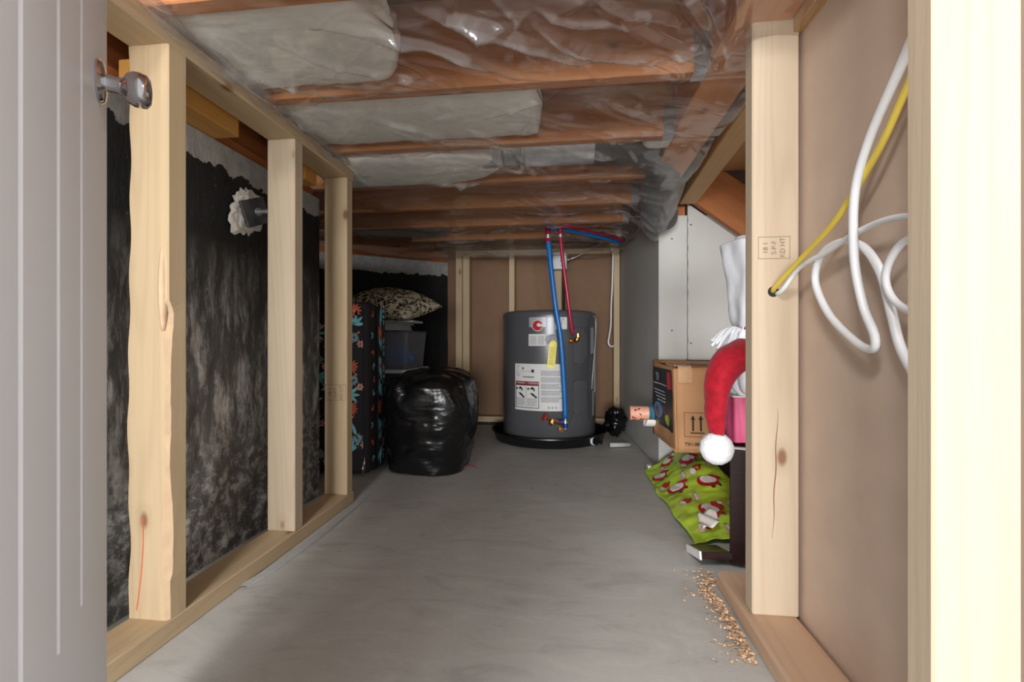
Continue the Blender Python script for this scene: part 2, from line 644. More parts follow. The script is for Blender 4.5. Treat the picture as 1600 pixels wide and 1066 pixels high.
def catmull(pts, sub=8):
    pts = [Vector(p) for p in pts]
    P = [pts[0] * 2 - pts[1]] + pts + [pts[-1] * 2 - pts[-2]]
    out = []
    for i in range(1, len(P) - 2):
        for s in range(sub):
            t = s / sub
            p0, p1, p2, p3 = P[i - 1], P[i], P[i + 1], P[i + 2]
            out.append(0.5 * ((2 * p1) + (p2 - p0) * t + (2 * p0 - 5 * p1 + 4 * p2 - p3) * t * t + (3 * p1 - p0 - 3 * p2 + p3) * t ** 3))
    out.append(pts[-1])
    return out


def text_mesh(s, size, bold=False):
    cu = bpy.data.curves.new('text', 'FONT')
    cu.body = s
    cu.size = size
    cu.align_x = 'CENTER'
    cu.align_y = 'CENTER'
    cu.resolution_u = 3
    if bold:
        cu.offset = size * 0.025
    o = bpy.data.objects.new('text', cu)
    C.objects.link(o)
    bpy.context.view_layer.update()
    dg = bpy.context.evaluated_depsgraph_get()
    me = bpy.data.meshes.new_from_object(o.evaluated_get(dg))
    me.materials.clear()
    bpy.data.objects.remove(o)
    return me


def add_text(mb, s, size, fn, mi=0, bold=False):
    me = text_mesh(s, size, bold)
    mb.add([fn(v.co.x, v.co.y) for v in me.vertices], [tuple(p.vertices) for p in me.polygons], mi)
    bpy.data.meshes.remove(me)


def disc(mb, cx, cy, rx, ry, fn, n=12, rot=0.0, mi=0):
    c, s = math.cos(rot), math.sin(rot)
    vs = []
    for k in range(n):
        a = 2 * PI * k / n
        x, y = rx * math.cos(a), ry * math.sin(a)
        vs.append(fn(cx + x * c - y * s, cy + x * s + y * c))
    mb.add(vs, [tuple(range(n))], mi)


def quad(mb, x0, y0, x1, y1, fn, mi=0, nx=1, ny=1):
    P = [[fn(x0 + (x1 - x0) * i / nx, y0 + (y1 - y0) * j / ny) for j in range(ny + 1)] for i in range(nx + 1)]
    mb.grid(P, mi)


def fbm(p, oct=4, s=1.0):
    return noise.fractal(Vector(p) * s, 1.0, 2.0, oct)


# ================================================================ STRUCTURE
CEIL = 1.27       # underside of the joists
# ---- floor
mb = MB()
mb.box((-2.4, -2.2, -0.1), (1.7, 3.75, 0.0))
tag(mb.build('floor', M['concrete']), 'smooth grey concrete slab floor with trowel marks', 'floor', kind='structure')


# ---- left foundation wall with rough face
def rough_wall(name, p0, p1, thick, h, mat, amp, label, nx, nz):
    """face runs p0 -> p1 (as seen left to right from inside); thickness goes behind it"""
    a, b = Vector((p0[0], p0[1], 0)), Vector((p1[0], p1[1], 0))
    d = (b - a)
    L = d.length
    d.normalize()
    nrm = Vector((d.y, -d.x, 0))      # towards the room
    mb = MB()
    P = []
    for i in range(nx + 1):
        row = []
        for j in range(nz + 1):
            z = h * j / nz
            s = L * i / nx
            e = min(1, min(i, nx - i) / 2, min(j, nz - j) / 2)
            low = max(0.15, min(1.0, (0.95 - z) * 1.6))
            w = amp * e * (fbm((s * 9, 3.1, z * 4), 4) * low + 0.5 * fbm((s * 30, 7.7, z * 18), 3) * low)
            row.append(a + d * s + nrm * w + Vector((0, 0, z)))
        P.append(row)
    mb.grid(P)
    bk = -nrm * thick
    for q0, q1 in ((a, b),):
        mb.add([q0, q0 + bk, q0 + bk + Vector((0, 0, h)), q0 + Vector((0, 0, h))], [(0, 1, 2, 3)])
        mb.add([q1, q1 + bk, q1 + bk + Vector((0, 0, h)), q1 + Vector((0, 0, h))], [(3, 2, 1, 0)])
        zz = Vector((0, 0, h))
        mb.add([q0 + zz, q1 + zz, q1 + bk + zz, q0 + bk + zz], [(0, 1, 2, 3)])
        mb.add([q0 + bk, q1 + bk, q1 + bk + zz, q0 + bk + zz], [(3, 2, 1, 0)])
    o = mb.build(name, mat, None, smooth=True)
    o.data.set_sharp_from_angle(angle=math.radians(50))
    return tag(o, label, 'wall', kind='structure')


wl = rough_wall('wall_left', (-0.97, 0.0), (-0.97, 1.72), 1.25, 1.17, M['tar'], 0.016,
                'scraped black tarred foundation wall behind the left stud frame', 200, 90)
bbox('sill_plate', (-1.12, 0.0, 1.171), (-0.985, 1.70, 1.209), M['fir'], wl, axis='Y')
bbox('rim_joist', (-1.06, 0.0, 1.211), (-1.022, 1.70, 1.50), M['fir'], wl, axis='Y')

wb = rough_wall('wall_back_left', (-2.05, 2.56), (-0.835, 3.43), 0.2, 1.2, M['tar_dark'], 0.004,
                'smooth black tarred foundation wall angled across the back left corner', 60, 50)
ang = math.atan2(3.43 - 2.56, -0.835 + 2.05)
o = bbox('sill_plate', (-0.72, -0.05, -0.04), (0.72, 0.05, 0.04), M['fir'], wb, axis='X')
o.location = (-1.4425 - 0.055 * math.sin(-ang) * -1, 2.995 + 0.06, 1.243)
o.rotation_euler = (Matrix.Rotation(ang, 4, 'Z') @ Matrix.Rotation(PI / 2, 4, 'Y')).to_euler()

o = bbox('rim_joist', (-0.74, -0.02, -0.11), (0.74, 0.02, 0.11), M['fir'], wb, axis='X')
o.location = (-1.4425 - 0.04, 2.995 + 0.07, 1.394)
o.rotation_euler = (Matrix.Rotation(ang, 4, 'Z') @ Matrix.Rotation(PI / 2, 4, 'Y')).to_euler()

# alcove side wall (out of sight, closes the place)
mb = MB()
mb.box((-2.4, 1.0, 0), (-2.22, 3.75, 1.5))
tag(mb.build('wall_alcove', M['tar_dark']), 'black foundation wall closing the alcove behind the suitcase', 'wall', kind='structure')

# ---- back wall sheet, right wall sheet
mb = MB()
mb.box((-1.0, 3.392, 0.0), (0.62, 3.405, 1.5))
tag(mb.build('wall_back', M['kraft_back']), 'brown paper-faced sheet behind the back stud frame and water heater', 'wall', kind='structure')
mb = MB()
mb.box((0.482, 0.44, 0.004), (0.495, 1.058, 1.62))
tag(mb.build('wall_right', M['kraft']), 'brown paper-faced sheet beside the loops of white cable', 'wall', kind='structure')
mb = MB()
mb.box((1.55, 0.5, 0), (1.7, 3.75, 1.5))
tag(mb.build('wall_stair_side', M['drywall']), 'grey wall closing the space under the stairs', 'wall', kind='structure')

mb = MB()
mb.box((0.62, 3.4, 0), (1.55, 3.5, 1.5))
tag(mb.build('wall_stair_back', M['drywall']), 'grey wall closing the hidden space behind the drywall boxing', 'wall', kind='structure')

# ---- ceiling: subfloor deck and joists
mb = MB()
mb.box((-2.4, 0.22, 1.505), (1.7, 3.75, 1.525))
ceiling = tag(mb.build('ceiling', M['deck'], origin=(0, 1.8, 1.515)), 'brown subfloor deck and orange joists above the plastic sheet', 'ceiling', kind='structure')
JY = [0.815, 1.172, 1.527, 1.888, 2.245, 2.60, 2.955]
jm = bevel_box_mesh(0.233, 0.038, 1.36, 0.003)
for k, y in enumerate(JY):
    x0 = -1.02 if y < 1.7 else -1.02
    o = link('joist', jm if k == 0 else jm, [], ceiling)
    if k == 0:
        jm.materials.append(M['joist'])
    o.rotation_euler = (0, PI / 2, 0)
    o.location = (-0.34, y + 0.019 - 1.8, CEIL + 0.1165 - 1.515)
# joists over the alcove
for y in (2.245, 2.60):
    o = bbox('joist', (-2.2, y - 1.8, CEIL - 1.515), (-1.02, y + 0.038 - 1.8, CEIL + 0.233 - 1.515), M['joist'], ceiling, axis='X')
for y in (1.888,):
    o = bbox('joist', (-2.2, y - 1.8, CEIL - 1.515), (-1.02, y + 0.038 - 1.8, CEIL + 0.233 - 1.515), M['joist'], ceiling, axis='X')
bbox('header', (0.3425, 0.24 - 1.8, 1.272 - 1.515), (0.462, 2.25 - 1.8, 1.50 - 1.515), M['joist'], ceiling, axis='Y')
hm = MB()
hm.box((-0.002, -0.018, 0.0), (0.0, 0.056, 0.10))
hm.box((-0.032, -0.0035, -0.002), (0.0, 0.0415, 0.0))
hm.box((-0.032, -0.0035, 0.0), (-0.002, -0.0015, 0.10))
hm.box((-0.032, 0.0395, 0.0), (-0.002, 0.0415, 0.10))
hme = hm.mesh('joist_hanger')
hme.materials.append(M['steel'])
for y in JY:
    link('joist_hanger', hme, [], ceiling, False, (0.342, y - 1.8, CEIL - 0.0005 - 1.515))
# edge beam beside the stair opening
o = bbox('beam', (0.485, 0.24, 1.245), (0.562, 2.24, 1.50), M['tread'], ceiling, axis='Y')
o.location = (0.512, 1.22 - 1.8, 1.3725 - 1.515)
o.rotation_euler = (Matrix.Rotation(math.radians(-2.6), 4, 'Z') @ Matrix.Rotation(-PI / 2, 4, 'X')).to_euler()


# ---- chase in grey drywall at the right
ch = empty('wall_chase', (0.42, 2.27, 0), label='grey drywall boxing at the back right, beside the water heater', cat='wall', kind='structure')


def panel_from_poly(name, poly, thick_dir, mat, parent, edge_mat=None):
    """poly: world points of the face; thickness along thick_dir"""
    n = len(poly)
    td = Vector(thick_dir)
    off = Vector(parent.location)
    vs = [Vector(p) - off for p in poly] + [Vector(p) + td - off for p in poly]
    fs = [tuple(range(n)), tuple(range(2 * n - 1, n - 1, -1))]
    mi = [0, 0]
    mb = MB()
    mb.add(vs, fs, 0)
    for k in range(n):
        k2 = (k + 1) % n
        mb.add([vs[k], vs[k2], vs[n + k2], vs[n + k]], [(3, 2, 1, 0)], 1)
    o = mb.build(name, [mat, edge_mat or mat], parent)
    bm = bmesh.new()
    bm.from_mesh(o.data)
    bmesh.ops.remove_doubles(bm, verts=bm.verts, dist=1e-5)
    bmesh.ops.recalc_face_normals(bm, faces=bm.faces)
    bm.to_mesh(o.data)
    bm.free()
    return o


side = panel_from_poly('drywall_panel', [(0.375, 3.388, 0.006), (0.437, 2.27, 0.006), (0.437, 2.27, 1.207), (0.430, 2.42, 1.262), (0.375, 3.388, 1.262)],
                       (0.012, 0.0007, 0), M['drywall'], ch, M['gypsum'])
front = panel_from_poly('drywall_panel', [(0.437, 2.262, 0.006), (0.567, 2.262, 0.006), (0.567, 2.262, 1.204), (0.437, 2.262, 1.207)],
                        (0, 0.012, 0), M['drywall'], ch, M['gypsum'])
wide = panel_from_poly('drywall_panel', [(0.571, 2.266, 0.006), (1.55, 2.266, 0.006), (1.55, 2.266, 0.515), (0.571, 2.266, 1.262)],
                       (0, 0.012, 0), M['drywall'], ch, M['gypsum'])
mb = MB()
mb.box((0, -0.001, 0), (0.0035, 0.0015, 1.19))
mb2 = MB()
pts = [(0.569 + 0.0016 * math.sin(k * 1.7) + rnd.uniform(-0.001, 0.001), 2.2615, 0.02 + 1.17 * k / 60) for k in range(61)]
mb2.tube(pts, [0.0012 + 0.0008 * rnd.random() for _ in pts], 5)
mb2.v = [tuple(Vector(p) - Vector((0.42, 2.27, 0))) for p in mb2.v]
mb2.build('seam', M['graphite'], ch)
for (x, y, z) in ((0.497, 2.2605, 1.095), (0.497, 2.2605, 0.66), (0.585, 2.2645, 1.16), (0.585, 2.2645, 0.60), (0.585, 2.2645, 0.32), (0.497, 2.2605, 0.25)):
    p = MB()
    p.lathe([(0.0035, 0), (0.0035, 0.002)], 10, Matrix.Rotation(PI / 2, 4, 'X'))
    par = front if x < 0.57 else wide
    p.build('screw', M['screw'], par, loc=(x - 0.42, y - 2.27, z))
bbox('corner_stud', (0.525 - 0.42, 2.28 - 2.27, 0.01), (0.563 - 0.42, 2.33 - 2.27, 1.262), M['fir'], ch)

# ================================================================ STUD FRAMES
# ---- left frame
fl = empty('stud_frame', (-0.845, 0.9, 0), label='pale pine stud frame standing in front of the left tarred wall', cat='wall frame')
FO = Vector((-0.845, 0.9, 0))


def board(name, a, b, mat, par, axis, bev=0.003):
    off = par.location
    return bbox(name, tuple(a[i] - off[i] for i in range(3)), tuple(b[i] - off[i] for i in range(3)), mat, par, bev, 1, axis)


board('bottom_plate', (-0.892, 0.05, 0), (-0.80, 1.665, 0.042), M['pine'], fl, 'Y')
board('top_plate', (-0.892, 0.05, 1.214), (-0.80, 1.665, 1.254), M['pine'], fl, 'Y')
board('stud', (-0.89, 0.40, 0.042), (-0.802, 0.445, 1.214), M['pine'], fl, 'Z')
s2 = board('stud', (-0.89, 1.284, 0.042), (-0.802, 1.328, 1.214), M['pine_white'], fl, 'Z')
s3 = board('stud', (-0.89, 1.612, 0.042), (-0.802, 1.657, 1.214), M['pine'], fl, 'Z')
# stud with a waney edge: corner cut away irregularly, back edge wandering
mb = MB()
N = 90
rings = []
for k in range(N + 1):
    z = 0.042 + (1.214 - 0.042) * k / N
    x0, x1, y0, y1 = -0.89, -0.802, 0.846, 0.893
    wob = 0.0
    if z < 0.42:
        wob = 0.008 * math.sin((0.42 - z) * 9.0) * min(1, (0.42 - z) * 4)
    x0 += -0.003 * math.sin(z * 5) + wob * 0.7 + 0.002 * math.sin(z * 40)
    if z < 0.70:
        e = min(1, (0.70 - z) / 0.03)
        c = e * (0.010 + 0.004 * math.sin(z * 11) + 0.002 * math.sin(z * 29 + 1) + 0.0022 * fbm((0, 0, z * 30), 3))
    else:
        c = 0.003
    if z < 0.13:
        c *= 0.5
    cy = min(c * 1.0, 0.03)
    ring = [(x0, y0, z), (x1 - c, y0, z), (x1 - 0.1 * c, y0 + cy, z), (x1, y1 - 0.003, z), (x1 - 0.003, y1, z), (x0, y1, z)]
    rings.append([Vector(p) - FO for p in ring])
vsr = [p for r_ in rings for p in r_]
fsr, mir = [], []
for k in range(N):
    for j in range(6):
        j2 = (j + 1) % 6
        fsr.append((k * 6 + j, k * 6 + j2, (k + 1) * 6 + j2, (k + 1) * 6 + j))
        mir.append(1 if (j == 1 and 0.042 + 1.172 * k / N < 0.69) else 0)
fsr.append((5, 4, 3, 2, 1, 0))
mir.append(0)
fsr.append(tuple(N * 6 + j for j in range(6)))
mir.append(0)
mb.add(vsr, fsr)
mb.mi = mir
s1 = mb.build('stud', [M['pine'], M['wane']], fl)
# tongue-shaped branch scar above the wane
mb = MB()
sc = [(-0.8155, 0.850, 0.80 - 0.17 * t) for t in [i / 10 for i in range(11)]]
mb.tube([Vector(p) - FO for p in sc], [0.003 + 0.0085 * math.sin(PI * min(1, 0.12 + 0.8 * i / 10)) for i in range(11)], 8, flat=0.75)
mb.build('branch_scar', M['wane'], fl, smooth=True)
# red crayon line on the near face
mb = MB()
mb.tube([Vector(p) - FO for p in catmull([(-0.872, 0.8457, 0.06), (-0.862, 0.8455, 0.13), (-0.857, 0.8455, 0.2), (-0.858, 0.8457, 0.25)], 6)], [0.0022] * 19, 6, flat=0.25)
mb.build('crayon_mark', M['red_chalk'], s1)


def grade_stamp(par, cx, y, cz, w, h, mat):
    mb = MB()
    off = Vector(par.parent.location) if par.parent else Vector((0, 0, 0))
    pl = Vector(par.location) + off
    fn = lambda u, v: Vector((cx + u, y, cz + v)) - pl
    t = h * 0.02
    for (a, b, c, d) in ((-w / 2, -h / 2, w / 2, -h / 2 + t), (-w / 2, h / 2 - t, w / 2, h / 2), (-w / 2, -h / 2, -w / 2 + t, h / 2), (w / 2 - t, -h / 2, w / 2, h / 2)):
        quad(mb, a, b, c, d, fn)
    rot = lambda u, v: fn(-v, u)
    for du, s in ((-w * 0.27, '18 1'), (0, 'S-P-F'), (w * 0.27, 'KD HT')):
        add_text(mb, s, h * 0.30, lambda u, v, du=du: fn(du - v, u))
    return tag(mb.build('grade_stamp', mat, par), kind='stuff')


grade_stamp(s3, -0.846, 1.6112, 0.42, 0.082, 0.058, M['stamp'])
# amber blocks over the foundation, behind the frame
for (y0, y1, z0) in ((0.90, 1.176, 1.172), (1.50, 1.575, 1.172), (0.45, 0.72, 1.172)):
    o = bbox('nailer_block', (-0.975, y0, z0), (-0.897, y1, z0 + 0.055), M['pine_amber'], None, 0.003, 1, 'Y')
    tag(o, {1.176: 'amber wood block on the foundation between the first two left studs',
            1.575: 'short amber wood block on the foundation by the third left stud',
            0.72: 'amber wood block on the foundation behind the white door'}[y1], 'wood block', 'nailer blocks on the left foundation')

# ---- back frame
fb = empty('stud_frame', (-0.21, 3.345, 0), label='pine stud frame across the back, behind the water heater', cat='wall frame')
for (x0, x1) in ((-0.805, -0.757), (-0.753, -0.702), (-0.412, -0.372), (-0.088, -0.034), (0.330, 0.372)):
    board('stud', (x0, 3.30, 0.062), (x1, 3.388, 1.228), M['pine'], fb, 'Z')
board('bottom_plate', (-0.805, 3.30, 0.022), (0.372, 3.388, 0.062), M['pine'], fb, 'X')
board('top_plate', (-0.805, 3.30, 1.228), (0.372, 3.388, 1.268), M['pine'], fb, 'X')
board('sill_gap_shade', (-0.80, 3.305, 0.0), (0.37, 3.38, 0.022), M['rubber'], fb, 'X')  # dark strip standing in for the shadow gap under the raised plate

# ---- right frame
fr = empty('stud_frame', (0.425, 0.8, 0), label='bright pine stud frame on the right with cables running through it', cat='wall frame')
sillR = board('bottom_plate', (0.370, 0.46, 0), (0.476, 1.20, 0.040), M['pine_pink'], fr, 'Y', 0.006)
r1 = board('stud', (0.384, 1.010, 0.040), (0.476, 1.050, 1.286), M['pine_white'], fr, 'Z')
r0 = board('stud', (0.370, 0.515, 0.040), (0.452, 0.553, 1.60), M['pine_white'], fr, 'Z')
board('top_plate', (0.375, 0.553, 1.286), (0.476, 1.055, 1.326), M['pine_amber'], fr, 'Y')
grade_stamp(r1, 0.4265, 1.0094, 0.803, 0.062, 0.046, M['stamp'])
mb = MB()
mb.lathe([(0.011, -0.0008), (0.011, 0.0)], 16, Matrix.Translation(Vector((0.425, 1.0097, 0.712)) - Vector((0.430, 1.03, 0.663))) @ Matrix.Rotation(PI / 2, 4, 'X'))
mb.build('cable_hole', M['rubber'], r1)
# long drying crack
mb = MB()
ck = [(0.4335 - 0.010 * t + 0.0012 * math.sin(t * 17), 1.0098, 0.47 - 0.27 * t) for t in [i / 16 for i in range(17)]]
mb.tube([Vector(p) - Vector((0.430, 1.03, 0.663)) for p in ck], [0.0002 + 0.0009 * math.sin(PI * i / 16) for i in range(17)], 5)
mb.build('crack', M['card_line'], r1)

# ---- stair underside at the upper right
st = empty('staircase_underside', (0.8, 1.8, 1.1), label='orange stair stringer and tread seen from below, above the drywall boxing', cat='stairs')
SO = Vector((0.8, 1.8, 1.1))
slope = math.atan2(-0.153, 0.201)


def stringer(y0, y1, mat):
    w = 0.19
    me = bevel_box_mesh(w, y1 - y0, 1.15, 0.002)
    d = Vector((math.cos(slope), 0, math.sin(slope)))
    nn = Vector((-math.sin(slope), 0, math.cos(slope)))
    c = Vector((0.57, (y0 + y1) / 2, 1.268)) + d * 0.47 + nn * (w / 2)
    o = link('stringer', me, mat, st, False, c - SO)
    o.rotation_euler = (0, PI / 2 - slope, 0)
    return o


stringer(2.215, 2.255, M['fir'])
stringer(1.12, 1.16, M['fir'])
for k in range(4):
    x0 = 0.60 + 0.25 * k
    z0 = 1.39 - 0.19 * k
    t_ = bbox('tread', (x0 - SO.x, 1.16 - SO.y, z0 - SO.z), (x0 + 0.255 - SO.x, 2.213 - SO.y, z0 + 0.028 - SO.z), M['tread'], st, axis='Y')
    bbox('riser', (x0 + 0.236 - SO.x, 1.16 - SO.y, z0 - 0.17 - SO.z), (x0 + 0.254 - SO.x, 2.213 - SO.y, z0 - 0.001 - SO.z), M['fir'], st, axis='Y')

# ================================================================ DOOR
dr = empty('door_1', (-0.6139, 0.5518, 0), label='white planked door swung open at the far left edge', cat='door', kind='structure')
dm = Matrix(((0.6468, 0.7624, 0), (-0.7624, 0.6468, 0), (0, 0, 1)))   # columns: along leaf, face normal, up
dr.rotation_euler = dm.to_euler()
W = 0.60
bbox('leaf', (0.0, -0.040, 0.012), (W, -0.0065, 2.02), M['door'], dr, 0.002)


def door_board(name, x0, x1, z0, z1, c0, c1):
    """flat board with chamfered long edges only"""
    prof = [(x0, -0.0065), (x0, -c0), (x0 + c0, 0.0), (x1 - c1, 0.0), (x1, -c1), (x1, -0.0065)]
    n = len(prof)
    mb = MB()
    vs = [(x, y, z0) for x, y in prof] + [(x, y, z1) for x, y in prof]
    mb.add(vs, [tuple(range(n)), tuple(range(2 * n - 1, n - 1, -1))] + [(k, n + k, n + (k + 1) % n, (k + 1) % n) for k in range(n)])
    o = mb.build(name, M['door'], dr)
    bm_ = bmesh.new()
    bm_.from_mesh(o.data)
    bmesh.ops.recalc_face_normals(bm_, faces=bm_.faces)
    bm_.to_mesh(o.data)
    bm_.free()
    return o


door_board('stile', 0.0, 0.152, 0.325, 2.02, 0.001, 0.005)
door_board('rail', 0.0, W, 0.012, 0.325, 0.001, 0.001)
x = 0.1525
for wd in (0.092, 0.101, 0.101, 0.15):
    door_board('plank', x, min(x + wd, W), 0.325, 2.02, 0.005, 0.005)
    x += wd + 0.0005
knob = empty('knob_set', (0.062, 0, 0.931))
knob.scale = (0.82, 0.82, 0.82)
knob.parent = dr
mb = MB()
mr = Matrix.Rotation(-PI / 2, 4, 'X')
mb.lathe([(0.031, 0.0), (0.032, 0.003), (0.029, 0.007), (0.018, 0.009)], 32, mr)
mb.build('rosette', M['chrome'], knob, auto=40)
mb = MB()
mb.lathe([(0.0125, 0.008), (0.0115, 0.022), (0.013, 0.029), (0.021, 0.034), (0.0255, 0.042), (0.0265, 0.051), (0.0245, 0.058), (0.018, 0.063), (0.006, 0.0645)], 32, mr)
mb.build('knob', M['chrome'], knob, auto=60)
mb = MB()
mb.box((-0.0015, -0.029, 0.88), (0.0, -0.010, 0.95))
mb.build('latch_plate', M['steel'], dr)


# ================================================================ INSULATION, DUCT, POLY
def batt(name, x0, x1, y0, y1, z0, z1, taper, mat, label, seed, nx=46, na=40):
    mb = MB()
    cy, cz = (y0 + y1) / 2, (z0 + z1) / 2
    hy, hz = (y1 - y0) / 2, (z1 - z0) / 2
    P = []
    for i in range(nx + 1):
        t = i / nx
        x = x0 + (x1 - x0) * t
        d1 = (x1 - x) / taper
        d0 = (x - x0) / 0.06
        s = min(1, math.sqrt(max(0, 1 - (1 - min(1, d1)) ** 2.2))) * min(1, math.sqrt(max(0, 1 - (1 - min(1, d0)) ** 2.2)))
        s = max(s, 0.02)
        row = []
        for k in range(na):
            a = 2 * PI * k / na
            ca, sa = math.cos(a), math.sin(a)
            e = 0.42
            yy = math.copysign(abs(ca) ** e, ca) * hy * s
            zz = math.copysign(abs(sa) ** e, sa) * hz * (0.4 + 0.6 * s)
            n1 = fbm((x * 7 + seed, (cy + yy) * 7, (cz + zz) * 7), 4)
            n2 = fbm((x * 22 + seed, (cy + yy) * 22, (cz + zz) * 22), 3)
            g = 1 + 0.05 * n1
            row.append((x + 0.012 * n2, cy + yy * min(g, 1.0), cz + zz * g + 0.008 * n1 + 0.003 * n2))
        P.append(row)
    PT = [[P[i][k] for i in range(nx + 1)] for k in range(na)]
    mb.grid(PT, 0, closed_u=True)
    nn = len(PT[0])
    mb.f.append(tuple(k * nn for k in range(na)))
    mb.mi.append(0)
    mb.f.append(tuple(k * nn + nn - 1 for k in range(na - 1, -1, -1)))
    mb.mi.append(0)
    o = mb.build(name, mat, None, smooth=True, origin=((x0 + x1) / 2, cy, z0))
    return tag(o, label, 'insulation', 'insulation batts between the joists')


batt('insulation_batt', -0.99, -0.395, 0.86, 1.165, 1.274, 1.41, 0.10, M['insulation'], 'white insulation batt nearest the camera, between the first two joists at upper left', 1.3)
batt('insulation_batt', -0.99, -0.07, 1.215, 1.52, 1.274, 1.41, 0.03, M['insulation'], 'long square-ended white insulation batt just in front of the round duct bay', 4.1)
batt('insulation_batt', -0.99, -0.235, 1.575, 1.88, 1.250, 1.40, 0.30, M['insulation'], 'white insulation batt with tapered end lying beside the round metal duct', 8.8)
batt('insulation_batt', -1.35, -0.72, 2.645, 2.945, 1.282, 1.40, 0.1, M['insulation_grey'], 'grey insulation batt above the leopard pillow at the back', 12.0)
batt('insulation_batt', 0.26, 0.435, 1.585, 1.65, 1.275, 1.33, 0.03, M['insulation'], 'small white scrap of insulation over the duct elbow', 15.0, 20, 20)

du = empty('round_duct', (0.0, 1.71, 1.255), label='round galvanised duct with dark elbow turning down behind the plastic sheet', cat='duct')
DO = Vector((0.0, 1.71, 1.255))
mb = MB()
mx = Matrix.Translation(Vector((-0.5, 1.712, 1.338)) - DO) @ Matrix.Rotation(PI / 2, 4, 'Y')
mb.lathe([(0.074, 0), (0.074, 0.62)], 40, mx)
mb.build('pipe', M['duct'], du, auto=40)
mb = MB()
mx = Matrix.Translation(Vector((-0.235, 1.712, 1.338)) - DO) @ Matrix.Rotation(PI / 2, 4, 'Y')
mb.lathe([(0.0745, 0), (0.077, 0.004), (0.077, 0.012), (0.0755, 0.016), (0.0755, 0.07), (0.077, 0.074), (0.077, 0.082), (0.0745, 0.086)], 40, mx, caps=False)
mb.build('coupling', M['steel'], du, auto=40)
pts = catmull([(0.10, 1.712, 1.338), (0.20, 1.716, 1.338), (0.30, 1.76, 1.335), (0.365, 1.86, 1.325), (0.395, 1.99, 1.29), (0.405, 2.09, 1.235), (0.425, 2.19, 1.17)], 6)
rad = [0.079 + 0.0035 * math.sin(i * 1.3) for i in range(len(pts))]
mb = MB()
mb.tube([p - DO for p in pts], rad, 32)
mb.build('elbow', M['duct_dark'], du, auto=40)


# poly sheet: a real wrinkled film under the joists
def onz(px, py, z=1.25):
    return None


